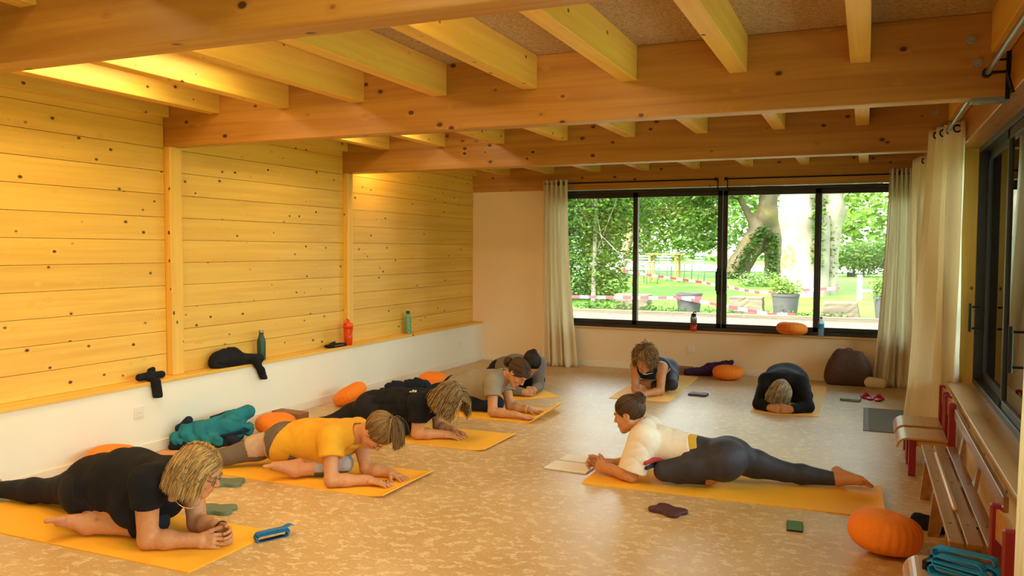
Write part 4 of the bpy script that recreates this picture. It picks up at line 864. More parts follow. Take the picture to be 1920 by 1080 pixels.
V, Q = surf([rc((-4.69, 6.50, .520), (-4.69, 6.68, .520), .055, .055, .01, (0, 0, 1), .30), rc((-4.72, 6.58, .53), (-4.72, 6.62, .545), .02, .01, .03)], .005, post=lambda F, X, Y, Z: np.maximum(F, .506-Z)); np_mesh('case', V-V3(-4.69, 6.58, .505), Q, MT['black_cloth'], t)
bm = bmesh.new(); sweep(bm, [(.052, -.08, .018), (.055, 0, .02), (.05, .10, .018)], .0025, 5); obj('zip', bm, MT['galv'], t)
# bottles
def flask(label, loc, prof, mats_, cat='bottle', grp=None):
    t = thing('bottle', label, cat, loc, group=grp)
    for nm, pr, m_ in prof:
        bm = bmesh.new(); lathe(bm, pr, 28); obj(nm, bm, MT[m_], t, True).data.polygons.foreach_set('use_smooth', [False]*0 or [abs(p.normal.z) < .95 for p in t.children[-1].data.polygons])
    return t
flask('slim dark green metal bottle with steel cap on the ledge', (-4.70, 5.545, ZL), [('flask_body', [(.030, 0), (.035, .004), (.036, .01), (.036, .15), (.033, .175), (.022, .205), (.019, .225)], 'green_bottle'), ('cap', [(.018, .225), (.021, .228), (.021, .248), (.018, .252)], 'steel')], 0)
flask('green flask printed with orange flowers on the ledge, farthest left-wall bottle', (-4.70, 7.975, ZL), [('flask_body', [(.033, 0), (.037, .004), (.038, .01), (.038, .15), (.035, .175), (.022, .205), (.019, .225)], 'flask_print'), ('cap', [(.018, .225), (.022, .228), (.022, .25), (.018, .254)], 'green_bottle')], 0)
t = flask('translucent orange shaker bottle on the ledge against the wooden post', (-4.655, 6.755, ZL), [('cup', [(.034, 0), (.038, .003), (.045, .17)], 'orange_clear'), ('lid', [(.048, .17), (.049, .20), (.042, .215), (.018, .222), (.016, .245)], 'orange_plastic')], 0)
bm = bmesh.new(); sweep(bm, [(0, -.045, .20), (0, -.060, .235), (0, -.03, .262), (0, 0, .25)], .006, 6); obj('carry_loop', bm, MT['orange_plastic'], t, True)
t = flask('steel water bottle with red base and black spout cap on the back sill', (-1.86, 9.74, .500), [('base_sleeve', [(.036, 0), (.040, .003), (.040, .076)], 'red_plastic'), ('flask_body', [(.037, .076), (.037, .155), (.033, .172), (.026, .178)], 'steel'), ('cap', [(.026, .178), (.030, .180), (.030, .198), (.016, .208)], 'black_metal')], 0)
bm = bmesh.new(); sweep(bm, [(-.012, 0, .20), (.0, 0, .222), (.020, 0, .226), (.026, 0, .212)], .007, 7); obj('spout', bm, MT['black_metal'], t, True)
t = flask('clear plastic water bottle with blue cap and blue label on the back sill', (-.450, 9.73, .500), [('bottle_body', [(.026, 0), (.031, .004), (.032, .02), (.029, .035), (.032, .05), (.032, .14), (.030, .16), (.014, .188), (.0125, .205)], 'clear_plastic'), ('label', [(.0325, .085), (.0328, .088), (.0328, .138), (.0325, .141)], 'cyan_strap'), ('cap', [(.0145, .200), (.015, .202), (.015, .216), (.013, .218)], 'blue_cap')], 0)
# folded straps
def strap_loops(t, mat_, loops, wd, th=.004):
    for pts, tilt in loops:
        bm = bmesh.new(); sweep(bm, pts, 0, flat=(wd, th)); obj('webbing', bm, MT[mat_], t)
def stadium(L, r, z0, n=10, turns=1., y=0, sk=0):
    P = []
    for k in range(n+1): a = -PI/2+PI*k/n; P.append((L/2+r*math.cos(a), y, z0+r+r*math.sin(a)))
    for k in range(n+1): a = PI/2+PI*k/n; P.append((-L/2+r*math.cos(a), y+sk, z0+r+r*math.sin(a)))
    P.append((L/2, y+sk, z0+.002)); return P
t = thing('yoga_strap', 'folded blue webbing strap on the floor at the end of the nearest mat', 'strap', (-2.70, 3.25, 0), deg(62))
strap_loops(t, 'strap_blue', [(stadium(.13, .014+.004*k, .001, y=.0), 0) for k in range(3)]+[([(.05, 0, .041), (.085, .005, .05), (.10, .01, .052), (.115, .01, .045)], 0)], .034)
t = thing('yoga_strap', 'heap of folded turquoise straps with black buckle on the nearest red chair', 'strap', (.345, 3.36, .262), deg(-28))
strap_loops(t, 'cyan_strap', [(stadium(.16, .026, .001, y=-.045), 0), (stadium(.15, .018, .004, y=-.045), 0), (stadium(.19, .030, .002, y=.02, sk=.01), 0), (stadium(.17, .021, .008, y=.02, sk=.01), 0), (stadium(.17, .016, .058, y=.03, sk=-.03), 0), (stadium(.12, .022, .03, y=-.02, sk=-.02), 0)], .044, .0045)
obj('buckle', B(-.115, -.07, .012, -.095, -.02, .05, bev=.004), MT['black_metal'], t)
# ------------------------------------------------------------------ bench, stick and the small red chairs
t = thing('bench', 'low wooden slatted bench with backrest along the right wall sill', 'bench', (.40, 4.60, 0))
BY0, BY1 = -.92, .90
for i, (x0, x1) in enumerate(((-.073, -.018), (-.008, .050), (.062, .118))): obj('seat_slat', B(x0, BY0, .268, x1, BY1, .288, bev=.003), MT['bench_wood'], t)
for y in (-.66, .04, .72):
    bm = bmesh.new(); vs = [bm.verts.new(p) for p in [(-.085, y-.012, 0), (-.035, y-.012, 0), (-.020, y-.012, .06), (.06, y-.012, .06), (.075, y-.012, 0), (.12, y-.012, 0), (.108, y-.012, .268), (-.060, y-.012, .268)]]
    f = bm.faces.new(vs); r = bmesh.ops.extrude_face_region(bm, geom=[f]); bmesh.ops.translate(bm, vec=(0, .026, 0), verts=[v for v in r['geom'] if isinstance(v, bmesh.types.BMVert)]); bmesh.ops.recalc_face_normals(bm, faces=bm.faces); obj('leg', bm, MT['bench_wood'], t)
    bm = bmesh.new(); vs = [bm.verts.new(p) for p in [(.108, y-.045, .268), (.108, y+.045, .268), (.142, y+.020, .455), (.142, y-.020, .455)]]
    f = bm.faces.new(vs); r = bmesh.ops.extrude_face_region(bm, geom=[f]); bmesh.ops.translate(bm, vec=(.018, 0, 0), verts=[v for v in r['geom'] if isinstance(v, bmesh.types.BMVert)]); bmesh.ops.recalc_face_normals(bm, faces=bm.faces); obj('back_support', bm, MT['bench_wood'], t)
obj('back_rail', B(.126, -.80, .395, .148, 1.22, .462, bev=.003), MT['bench_wood'], t)
for y in (-.66, .04, .72):
    for x in (-.046, .02, .09): bm = bmesh.new(); cyl(bm, (x, y, .287), (x, y, .289), .006, n=10); obj('screw', bm, MT['black_metal'], t)
bm = bmesh.new(); lathe(bm, [(.002, -.56), (.009, -.555), (.0115, -.54), (.0125, 0), (.0115, .54), (.009, .555), (.002, .56)], 16, Matrix.Rotation(PI/2, 4, 'X')); o = obj('wooden_stick', bm, MT['stick_wood'], None, True); o.location = (.386, 4.66, .3015); tag(o, 'pale round wooden stick lying along the bench seat', 'stick')
def red_chair(label, y, x=.27):
    t = thing('child_chair', label, 'chair', (x, y, 0), group='small red wooden chairs'); W = .16
    for s in (-1, 1):
        obj('front_leg', B(.005, s*W-.018, 0, .048, s*W+.018, .235, bev=.004), MT['red_paint'], t)
        bm = bmesh.new(); box(bm, .228, s*W-.016, 0, .272, s*W+.016, .492, bev=.007); obj('rear_post', bm, MT['red_paint'], t)
        obj('side_rail', B(.048, s*(W-.004)-.009, .195, .228, s*(W-.004)+.009, .232, bev=.002), MT['seat_ply'], t)
    bm = bmesh.new(); prof = [(.228, .243), (.06, .243), (.02, .242)]+[(.0-.062*math.sin(q_), .180+.062*math.cos(q_)) for q_ in np.linspace(0, PI/2, 9)]; th = .012; up = []; dn = []
    for i, (x_, z) in enumerate(prof):
        a = prof[max(i-1, 0)]; b = prof[min(i+1, len(prof)-1)]; d = Vector((b[0]-a[0], b[1]-a[1])).normalized(); n_ = Vector((d.y, -d.x)); n_ = n_ if n_.y > 0 or n_.x < -.1 else -n_
        up.append((x_+n_.x*th/2, z+n_.y*th/2)); dn.append((x_-n_.x*th/2, z-n_.y*th/2))
    poly = up+dn[::-1]; A_ = [bm.verts.new((p[0], -W-.02, p[1])) for p in poly]; B_ = [bm.verts.new((p[0], W+.02, p[1])) for p in poly]
    bm.faces.new(A_); bm.faces.new(B_[::-1])
    for i in range(len(poly)): bm.faces.new((A_[i], B_[i], B_[(i+1) % len(poly)], A_[(i+1) % len(poly)]))
    bmesh.ops.recalc_face_normals(bm, faces=bm.faces); obj('seat', bm, MT['seat_ply'], t)
    bm = bmesh.new(); rows = []
    for k in range(9):
        yy = -W+2*W*k/8; xx = .243+.018*(1-(yy/W)**2); rows.append([bm.verts.new((xx+dx, yy, z)) for dx, z in ((0, .36), (.012, .36), (.012, .475), (0, .475))])
    for a, b in zip(rows, rows[1:]):
        for i in range(4): bm.faces.new((a[i], a[(i+1) % 4], b[(i+1) % 4], b[i]))
    bm.faces.new(rows[0]); bm.faces.new(rows[-1][::-1]); bmesh.ops.recalc_face_normals(bm, faces=bm.faces); obj('backrest', bm, MT['seat_ply'], t)
red_chair('small red wooden chair with curved plywood seat, the one next to the bench', 6.02)
red_chair('small red wooden chair beside the tallest curtain, behind the other red chair', 6.46)
red_chair('small red wooden chair at the bottom right, with turquoise straps on its seat', 3.41, .225)
# ------------------------------------------------------------------ garden
def zg(y): return 0 if y < 19 else (.42*(y-19)/7 if y < 26 else .42+(y-26)*.38/34)
def gplane(name, x0, x1, ys, m_, dz=0., nx=2):
    bm = bmesh.new(); R = [[bm.verts.new((x0+(x1-x0)*i/nx, y, zg(y)+dz)) for i in range(nx+1)] for y in ys]
    for a, b in zip(R, R[1:]):
        for i in range(nx): bm.faces.new((a[i], a[i+1], b[i+1], b[i]))
    struct(name, bm, MT[m_])
gplane('lawn', -60, 60, [-30, 9.9, 17, 19]+list(range(20, 27))+[30, 40, 60, 90], 'lawn', -.12)
gplane('gravel_strip', -30, 14, [10.2, 18.4], 'gravel', -.02); gplane('garden_path', -50, 40, [36, 46], 'pale_path', .02)
struct('bounce_slab', B(.86, -8, -.04, 4.6, 10.0, -.02), MT['pale_path'])  # pale slab added to bounce daylight in through the right windows
gplane('lawn_edge', -60, 60, [18.5, 19]+list(range(20, 27))+[30, 36], 'lawn', -.01)
o = obj('timber_edging', B(-9, 18.36, -.05, 6, 18.48, .07, bev=.01), MT['log']); tag(o, 'weathered timber board edging the gravel strip outside the back window', 'edging')
for i, (x0, x1, y, h_, lb) in enumerate(((-5.45, -4.70, 19.1, .42, 'pale timber block outside, behind the left window frame'), (-2.85, -2.10, 19.2, .42, 'dark weathered timber block outside, left of the planted pot'), (-.90, -.10, 19.1, .36, 'timber block outside in the right-hand window pane'))):
    V, Q = surf([rc((x0, y, h_/2), (x1, y, h_/2), h_*.7, h_*.7, .02)], .02, post=lambda F, X, Y, Z: np.maximum.reduce([np.abs(X-(x0+x1)/2)+0*Y+0*Z-(x1-x0)/2+.05*(Z/h_)*(i-.7), np.abs(Y-y)+0*X+0*Z-.2, np.abs(Z-h_/2)+0*X+0*Y-h_/2*.95])+folds(X, Y, Z, (.1, 0, 1), 40, .012, i))
    c = V3((x0+x1)/2, y, 0); o = np_mesh('timber_block', V-c, Q, MT['log']); o.location = c; tag(o, lb, 'timber block', 'timber blocks along the gravel')
RL = np.random.RandomState(4)
def leaves(name, parent, blobs, n, size, c0, c1, base, shell=.35, up=.5, kind='stuff'):
    """leaf blades scattered through ellipsoids (x, y, z, rx, ry, rz)"""
    Bb = np.array(blobs, float); vol = (Bb[:, 3]*Bb[:, 4]*Bb[:, 5])**.66; ix = RL.choice(len(Bb), n, p=vol/vol.sum()); d = RL.normal(size=(n, 3)); d /= np.linalg.norm(d, axis=1, keepdims=True); r = 1-shell*RL.beta(1, 2.2, n)
    lump = 1+.18*np.sin(d[:, 0]*7+ix)*np.sin(d[:, 1]*6+ix*2)*np.cos(d[:, 2]*8+ix); P = Bb[ix, :3]+d*Bb[ix, 3:]*(r*lump)[:, None]+RL.normal(0, .05, (n, 3))
    P[:, 2] = np.maximum(P[:, 2], np.array([zg(y) for y in P[:, 1]])+.03)
    a = RL.normal(size=(n, 3)); a[:, 2] *= .5; a /= np.linalg.norm(a, axis=1, keepdims=True); b = np.cross(a, d+RL.normal(0, up, (n, 3))); b /= np.linalg.norm(b, axis=1, keepdims=True)+1e-9
    s = size*RL.uniform(.6, 1.3, n)[:, None]; V = np.stack([P-a*s, P-b*s*.42, P+a*s, P+b*s*.42], 1).reshape(-1, 3); Q = np.arange(n*4).reshape(-1, 4)
    t = RL.beta(1.5, 1.5, n)[:, None]; t2 = RL.uniform(.8, 1.15, n)[:, None]; col = (np.array(c0)*(1-t)+np.array(c1)*t)*t2
    o = np_mesh(name, V-V3(*base), Q, MT['leaf'], parent, np.repeat(col, 4, 0), False)
    if kind: o['kind'] = kind
    return o
DG, MG, BG, YG = (.022, .060, .008), (.065, .155, .014), (.14, .28, .025), (.24, .37, .05)
def bark(name, prims, parent, base, h, moss=None, f=.02, c=(.27, .23, .18)):
    V, Q = surf(prims, h, post=lambda F, X, Y, Z: F+folds(X, Y, Z, (.8, .5, .1), 11/f*.02, f, 2.)); cc = np.tile(np.array(c), (len(V), 1)); no = np.sin(V[:, 0]*9+np.sin(V[:, 2]*5)*1.5)*np.sin(V[:, 2]*4+V[:, 1]*3); cc *= (1+.22*no)[:, None]
    if moss is not None:
        m = moss(V)*np.clip(.6+.9*np.sin(V[:, 0]*23+np.sin(V[:, 2]*17)*2)*np.sin(V[:, 2]*13+V[:, 0]*9), 0, 1); cc = cc*(1-m[:, None])+np.array((.17, .145, .015))*m[:, None]
    return np_mesh(name, V-V3(*base), Q, MT['bark'], parent, cc)
# the big pale trunk, forked, ivy on its right side
b = (-1.62, 23.4, .27); t = thing('large_tree', 'large pale-barked tree with a forked trunk, moss and ivy, outside the right window panes', 'tree', b)
def moss(V): return np.clip(1.6-((V[:, 0]+1.95)/.22)**2-((V[:, 2]-1.25)/.32)**2, 0, 1)*.85+np.clip(1.5-((V[:, 0]+1.22)/.16)**2-((V[:, 2]-1.35)/.55)**2, 0, 1)*.8
bark('trunk', [rc((-1.60, 23.5, 0), (-1.66, 23.5, 1.1), .66, .44, .2), rc((-1.66, 23.5, 1.1), (-1.72, 23.5, 2.4), .44, .47, .2), rc((-1.72, 23.5, 2.4), (-1.95, 23.5, 6), .47, .33, .2), rc((-1.30, 23.55, .0), (-1.15, 23.6, 2.2), .38, .24, .2)], t, b, .05, moss)
bark('trunk', [rc((-.93, 24.0, 0), (-.92, 24.0, 1.6), .24, .21, .1), rc((-.92, 24, 1.6), (-.86, 24, 2.5), .21, .30, .15), rc((-.86, 24, 2.5), (-.95, 24.1, 5.5), .28, .22, .2), rc((-1.1, 24, 2.3), (-1.15, 24.1, 5.5), .15, .2, .2)], t, b, .045)
leaves('ivy', t, [(-.98, 23.85, .9+.3*k, .22, .14, .28) for k in range(7)]+[(-1.20, 23.1, 1.2+.3*k, .16, .12, .25) for k in range(6)], 1900, .055, DG, BG, b, 1.)
leaves('foliage', t, [(-2.2, 23.6, 6.2, 2.4, 2, 1.6), (.5, 24, 6, 2.2, 2, 1.5), (1.9, 23, 3.75, 1.7, 1.2, 1.0), (.9, 24.5, 4.0, 1.1, 1, .8)], 15000, .12, MG, YG, b, .8)
b = (-3.6, 30, .47); t = thing('leaning_tree', 'ivy-covered leaning tree left of the large pale trunk', 'tree', b)
bark('trunk', [rc((-4.5, 30, .3), (-3.75, 30, 1.6), .50, .36, .2), rc((-3.75, 30, 1.6), (-3.25, 30.1, 2.7), .37, .34, .2), rc((-3.25, 30, 2.7), (-3.0, 30.2, 6), .33, .24, .2), rc((-3.6, 30, 2.2), (-4.15, 29.8, 3.3), .15, .10, .15), rc((-3.05, 30.2, .3), (-3.0, 30.2, 2.5), .30, .25, .2), rc((-4.15, 29.8, 3.3), (-5.6, 29.5, 3.45), .08, .04, .08)], t, b, .05, lambda V: np.clip(np.sin(V[:, 0]*3+V[:, 2]*4), 0, 1)*.5, c=(.13, .10, .065))
leaves('ivy', t, [(-4.35+.2*k, 29.6, .5+.32*k, .22, .12, .26) for k in range(6)]+[(-3.0, 29.8, .6+.25*k, .2, .12, .22) for k in range(6)], 2400, .07, DG, MG, b, 1.)
leaves('foliage', t, [(-5.2, 29.6, 3.6, 1.5, 1.2, .6), (-4.4, 30, 4.4, 2.0, 1.6, .8), (-5.3, 29.5, 2.6, .8, .8, .45), (-3.2, 30.5, 5.6, 2.5, 2, 1.2), (-5.6, 30, 1.75, 1.0, .8, .28)], 14000, .10, DG, BG, b, .9)
# evergreen thicket on the left
b = (-7.0, 21.2, .1); t = thing('laurel_thicket', 'tall dense evergreen shrub filling the left window pane', 'shrub', b)
leaves('foliage', t, [(-7.6, 21.2, 1.5, 1.8, 1.3, 1.5), (-6.9, 20.8, 3.0, 1.9, 1.3, 1.3), (-8.8, 20.5, 2.4, 1.8, 1.4, 2.2), (-6.3, 22.0, 2.9, 1.1, 1.2, 1.0), (-6.4, 21.0, .55, .75, .5, .45), (-5.9, 22, 3.7, 1.4, 1.0, .7)], 42000, .062, (.012, .035, .006), BG, b, .7)
bark('branch', [rc((-6.55, 20.6, .1), (-6.5, 20.6, 2.9), .07, .045, .05), rc((-6.5, 20.5, 2.0), (-5.6, 20.2, 1.2), .018, .01, .02), rc((-6.5, 20.5, 2.6), (-6.1, 20.0, 1.5), .018, .01, .02), rc((-6.6, 20.5, 2.0), (-7.1, 20.0, 3.2), .022, .012, .02), rc((-6.4, 20.5, 1.5), (-5.7, 20.0, 2.9), .015, .01, .02)], t, b, .02, f=.004)
b = (-6.6, 31, .5); t = thing('tree_clump', 'mid green leafy trees behind the garden table', 'tree', b)
leaves('foliage', t, [(-9.2, 31, 2.6, 2.4, 1.6, 2.1), (-7.4, 31.5, 3.6, 2.2, 1.8, 1.6), (-6.2, 31, 2.5, 1.4, 1.4, 1.3), (-8, 30.5, 5.2, 3, 2, 1.4), (-10.5, 32, 4, 2.5, 2, 3)], 30000, .085, DG, YG, b, .8)
bark('trunk', [rc((-8.6, 30.0, .3), (-8.0, 30, 2.6), .2, .16, .1), rc((-8, 30, 2.6), (-7.7, 30, 5), .16, .1, .1)], t, b, .05, c=(.3, .22, .14))
# far planting round the lawn
far = [(-26, 52, 3.2, 7, 3, 3.6), (-15, 60, 4.0, 7, 3, 4.4), (-6, 66, 4.2, 6, 3, 3.6), (2, 62, 3.6, 5, 3, 3.0), (9, 58, 5, 6, 3, 4.6), (18, 50, 5, 7, 3, 5), (30, 42, 5, 7, 4, 5.5)]
for i, bb in enumerate(far):
    b = (bb[0], bb[1], zg(bb[1])); t = thing('distant_tree', 'pale sunlit tree on the far side of the lawn', 'tree', b, group='distant trees beyond the lawn'); leaves('foliage', t, [bb, (bb[0]+3, bb[1]+2, bb[2]+3, bb[3]*.7, 3, 3)], 4500, .30, MG, YG, b, .7)
    bark('trunk', [rc((bb[0], bb[1], 0), (bb[0], bb[1], bb[2]+1), .35, .2, .1)], t, b, .12)
for i, (x, y, rx, rz_, lb, c_) in enumerate(((-.1, 33.5, 1.25, .62, 'rounded light green bush at the far side, right of the large trunk', YG), (1.2, 33, 1.1, .75, 'darker green bush at the far side, next to the right curtain', BG))):
    b = (x, y, zg(y)); t = thing('round_bush', lb, 'bush', b); leaves('foliage', t, [(x, y, zg(y)+rz_*1.1, rx, .8, rz_)], 5000, .07, MG, c_, b, .9)
    bark('stem', [rc((x, y, .4), (x, y, 1.2), .05, .04, .02)], t, b, .03)
for i, (x, y) in enumerate(((15, 4), (17, 11), (16, -3), (15, 18), (17, 26))):
    b = (x, y, 0); t = thing('side_tree', 'broad green tree outside beyond the right-hand windows', 'tree', b, group='trees outside the right-hand windows'); leaves('foliage', t, [(x, y, 2.2, 1.7, 2.2, 1.2), (x+.5, y+1, 3.3, 1.9, 2.2, .9)], 8000, .11, MG, YG, b, .8)
    bark('trunk', [rc((x, y, -.1), (x+.1, y, 2.6), .22, .14, .1)], t, b, .05, c=(.25, .2, .14))
# plants at the foot of the beds, flowers
b = (-2.95, 26, .42); o = leaves('daisies', None, [(-2.9, 25.5, .55, .8, .3, .28)], 700, .05, MG, YG, b, 1.); o.location = b; tag(o, 'loose plants with white flowers between the two tree trunks', 'plants', kind='stuff')
o = leaves('flowers', None, [(-2.9, 25.4, .62, .8, .3, .22)], 160, .030, (.8, .8, .75), (.9, .9, .85), b, 1.); o.location = b; tag(o, 'small white flowers between the two tree trunks', 'flowers', kind='stuff')
o = leaves('bed_plants', None, [(-4.6, 18.85, .06, 1.2, .2, .10), (-1.2, 18.8, .05, 1, .12, .08), (-5.9, 18.9, .12, .8, .3, .16), (-3.0, 18.8, .06, .4, .15, .10)], 1500, .045, DG, BG, (-3, 18.9, 0), 1.); o.location = (-3, 18.9, 0); tag(o, 'low weeds along the timber edging outside the back window', 'plants', kind='stuff')
# planters
def planter(label, x, y, r, h_, plant):
    t = thing('planter', label, 'planter', (x, y, 0)); bm = bmesh.new(); lathe(bm, [(r*.80, 0), (r*.97, h_*.9), (r*1.02, h_*.9), (r*1.02, h_), (r*.9, h_), (r*.86, h_*.9)], 40); obj('tub', bm, MT['planter'], t, False)
    bm = bmesh.new(); cyl(bm, (0, 0, h_*.86), (0, 0, h_*.93), r*.88, n=30); obj('soil', bm, MT['cork'], t)
    if plant: leaves('foliage', t, [(x, y, h_+.12, r*1.2, r, .16), (x-.15, y, h_+.25, r*.7, r*.7, .15)], 900, .045, MG, YG, (x, y, 0), 1.)
planter('dark round planter without a plant outside the second window pane', -3.74, 19.0, .30, .47, False)
planter('dark round planter with a leafy plant outside the third window pane', -1.63, 19.05, .30, .50, True)
planter('dark round planter partly hidden by the right curtain, outside', .42, 18.9, .28, .5, True)
# barrier tape
def tape(label, pts, wd=.07):
    bm = bmesh.new(); uv = bm.loops.layers.uv.new('UVMap'); P = []; 
    for a, b_ in zip(pts, pts[1:]):
        for k in range(12): P.append(Vector(a).lerp(Vector(b_), k/12))
    P.append(Vector(pts[-1])); up = []; s = 0; S = [0]
    for a, b_ in zip(P, P[1:]): s += (b_-a).length; S.append(s/.42)
    A_ = [bm.verts.new(p-Vector((0, .004, wd/2))) for p in P]; B_ = [bm.verts.new(p+Vector((0, .004, wd/2))) for p in P]; D_ = {}
    for i in range(len(P)-1):
        f = bm.faces.new((A_[i], A_[i+1], B_[i+1], B_[i]))
        for l, u in zip(f.loops, (S[i], S[i+1], S[i+1], S[i])): l[uv].uv = (u, 0)
    o = obj('barrier_tape', bm, MT['barrier_tape']); md = o.modifiers.new('t', 'SOLIDIFY'); md.thickness = .002; tag(o, label, 'barrier tape', 'red and white barrier tapes')
tape('red and white barrier tape strung level in front of the dark planter without plant', [(-6.5, 18.75, .32), (-5.0, 18.72, .34), (-3.4, 18.70, .38)])
tape('red and white barrier tape sloping down from the empty planter to the planted pot', [(-4.05, 18.68, .40), (-3.0, 18.68, .23), (-1.9, 18.70, .06), (-1.40, 18.70, .07)])
tape('red and white barrier tape farther out, rising from the big trunk toward the garden table', [(-7.0, 25, .78), (-4.4, 24.2, .52), (-2.6, 22.5, .34), (-.6, 22.2, .52)])
# table and chairs on the lawn
zt = zg(26); t = thing('garden_table', 'wooden garden table on the lawn among pale metal chairs', 'table', (-6.0, 26.4, zt)); obj('tabletop', B(-.55, -.4, .88, .55, .4, .92, bev=.01), MT['table_wood'], t)
for sx in (-.42, .42):
    for sy in (-.3, .3): obj('leg', B(sx-.035, sy-.035, 0, sx+.035, sy+.035, .88, bev=.005), MT['table_wood'], t)
def gchair(label, x, y, rz):
    t = thing('garden_chair', label, 'chair', (x, y, zg(y)), rz, 'pale metal garden chairs'); Tn = []
    for s in (-1, 1):
        bm = bmesh.new(); sweep(bm, [(s*.27, .26, 0), (s*.27, .24, .60), (s*.26, .1, .70), (s*.25, -.20, .70), (s*.23, -.26, .62), (s*.22, -.20, 0)], .022, 7); obj('side_frame', bm, MT['alu_chair'], t, True)
    obj('seat', B(-.24, -.2, .44, .24, .22, .47, bev=.01), MT['alu_chair'], t)
    for k in range(4):
        bm = bmesh.new(); sweep(bm, [(-.25, -.10, .62+.085*k), (-.2, -.23, .62+.085*k), (0, -.27, .62+.085*k), (.2, -.23, .62+.085*k), (.25, -.10, .62+.085*k)], 0, flat=(.012, .05)); obj('back_slat', bm, MT['alu_chair'], t)
gchair('pale metal garden chair at the left end of the garden table', -7.25, 26.3, deg(-80)); gchair('pale metal garden chair in front of the garden table', -6.4, 25.5, deg(-25)); gchair('pale metal garden chair at the right end of the garden table', -5.0, 26.3, deg(75)); gchair('pale metal garden chair behind the garden table', -6.3, 27.4, deg(170))
# rail fence at the right
t = thing('rail_fence', 'low white post-and-rail fence on the lawn behind the right curtain', 'fence', (-.13, 22.6, zg(22.6)))
for x in (-.02, 2.4, 4.8): obj('post', B(x-.06, -.05, -.1, x+.06, .05, .62, bev=.01), MT['white_wood'], t)
for z in (.20,): obj('rail', B(0, -.02, z, 4.8, .02, z+.06, bev=.005), MT['white_wood'], t)
o = obj('lawn_marker', B(-.14, -.05, 0, .14, .05, .16, bev=.01), MT['black_metal']); o.location = (-.53, 33.0, zg(33)+.0); tag(o, 'small dark box on the pale path far out on the lawn', 'box')
# ------------------------------------------------------------------ the people
def upd(d, **k):
    d = dict(d); d.update(k); return d
def patch(name, mat_, prims, h=.004):
    def fn(S, J, L, A, base, root, D):
        V, Q = surf(prims, h); np_mesh(name, V-base, Q, MT[mat_], root)
    return fn
BL0, BL1 = (.20, .105, .03), (.66, .43, .14); BR0, BR1 = (.035, .018, .009), (.13, .065, .028); DK0, DK1 = (.010, .008, .008), (.045, .035, .03)
person(dict(label='blonde woman with glasses and black t-shirt leaning on her forearms on the nearest mat', g=1.17, fine=.003, eyes=True,
  J=dict(head=[-2.895, 2.97, .392], neck=[-3.117, 3.05, .325], shR=[-3.125, 2.87, .335], elR=[-3.136, 2.881, .055], wrR=[-2.93, 2.985, .045], shL=[-3.17, 3.20, .30], elL=[-3.095, 3.155, .055], wrL=[-2.915, 3.12, .065],
    pel=[-3.74, 3.09, .19], hipR=[-3.68, 3.01, .19], hipL=[-3.78, 3.18, .17], knR=[-3.24, 3.02, .085], anR=[-3.56, 2.90, .050], toeR=[-3.66, 2.73, .02], knL=[-4.18, 3.17, .085], anL=[-4.57, 3.12, .06], toeL=[-4.60, 2.95, .03]),
  torso=[(-3.74, 3.09, .205, .135, 1.15), (-3.48, 3.08, .235, .160, 1.12), (-3.24, 3.05, .262, .132, 1.2)], extra=[(-3.30, 2.96, .17, .11, .10, .10), (-3.30, 3.12, .17, .11, .10, .10)],
  fwd=(.84, .34, -.42), up=(.40, .0, .90), soleR=(-.3, .25, 1), soleL=(-1, 0, .2), barefeet='R',
  handR=dict(d=(1, .38, -.02), n=(-.1, .9, -.35), t=(0, .35, .95), curl=.62, thumb=.35), handL=dict(d=(1, -.18, -.12), n=(0, -.95, -.2), t=(0, -.2, 1), curl=.72, thumb=.3),
  shirt=dict(mat=MT['black_cloth'], sleeve=.42, hem=((-3.78, 3.05, .2), (-1, 0, .1)), vee=.10, neckr=.060, loose=.004, fa=.006, ff=48, h=.007, fold=(.8, 0, .5)),
  pants=dict(mat=MT['black_legging'], lenR=.30, lenL=.97, top=((-3.55, 3.05, .2), (1, 0, .3)), off=.008, fa=.002),
  haircol=(BL0, BL1), hair=dict(kind='bob', n=2600, ra=.0016, part=.1, vol=1.06, grav=.22, down=.30, back=.5, pts=16, zend=-.075, wave=.05),
  more=[glasses('shell_dark'), lambda *a: ring_on(lambda J, L, D: L(-.085, -.004, -.045), (0, 1, 0), .011, .0022, 'steel', 'earring')(*a), lambda *a: ring_on(lambda J, L, D: J['wrL']+V3(.01, -.002, 0), (1, -.18, -.12), .034, .006, 'black_metal', 'wristwatch')(*a),
        lambda *a: ring_on(lambda J, L, D: J['neck']+V3(.085, -.02, -.085), (.75, -.1, .65), .072, .0022, 'gold', 'necklace')(*a), lambda *a: ring_on(lambda J, L, D: J['wrR']+V3(.115, .03, -.012), (1, .38, 0), .0105, .0018, 'gold', 'ring')(*a)]))
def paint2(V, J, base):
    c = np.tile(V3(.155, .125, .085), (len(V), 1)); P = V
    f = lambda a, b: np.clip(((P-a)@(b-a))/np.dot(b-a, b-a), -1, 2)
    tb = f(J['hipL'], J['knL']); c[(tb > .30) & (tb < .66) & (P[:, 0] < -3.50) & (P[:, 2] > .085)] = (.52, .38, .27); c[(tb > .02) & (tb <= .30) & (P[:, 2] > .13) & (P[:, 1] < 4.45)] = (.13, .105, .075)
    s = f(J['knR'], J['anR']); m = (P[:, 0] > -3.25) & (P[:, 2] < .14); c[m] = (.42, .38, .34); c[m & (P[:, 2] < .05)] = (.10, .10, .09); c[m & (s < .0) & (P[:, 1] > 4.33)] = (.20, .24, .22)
    b_ = f(J['knL'], J['anL']); c[(b_ > .45) & (P[:, 0] < -3.95)] = (.52, .38, .27); return c
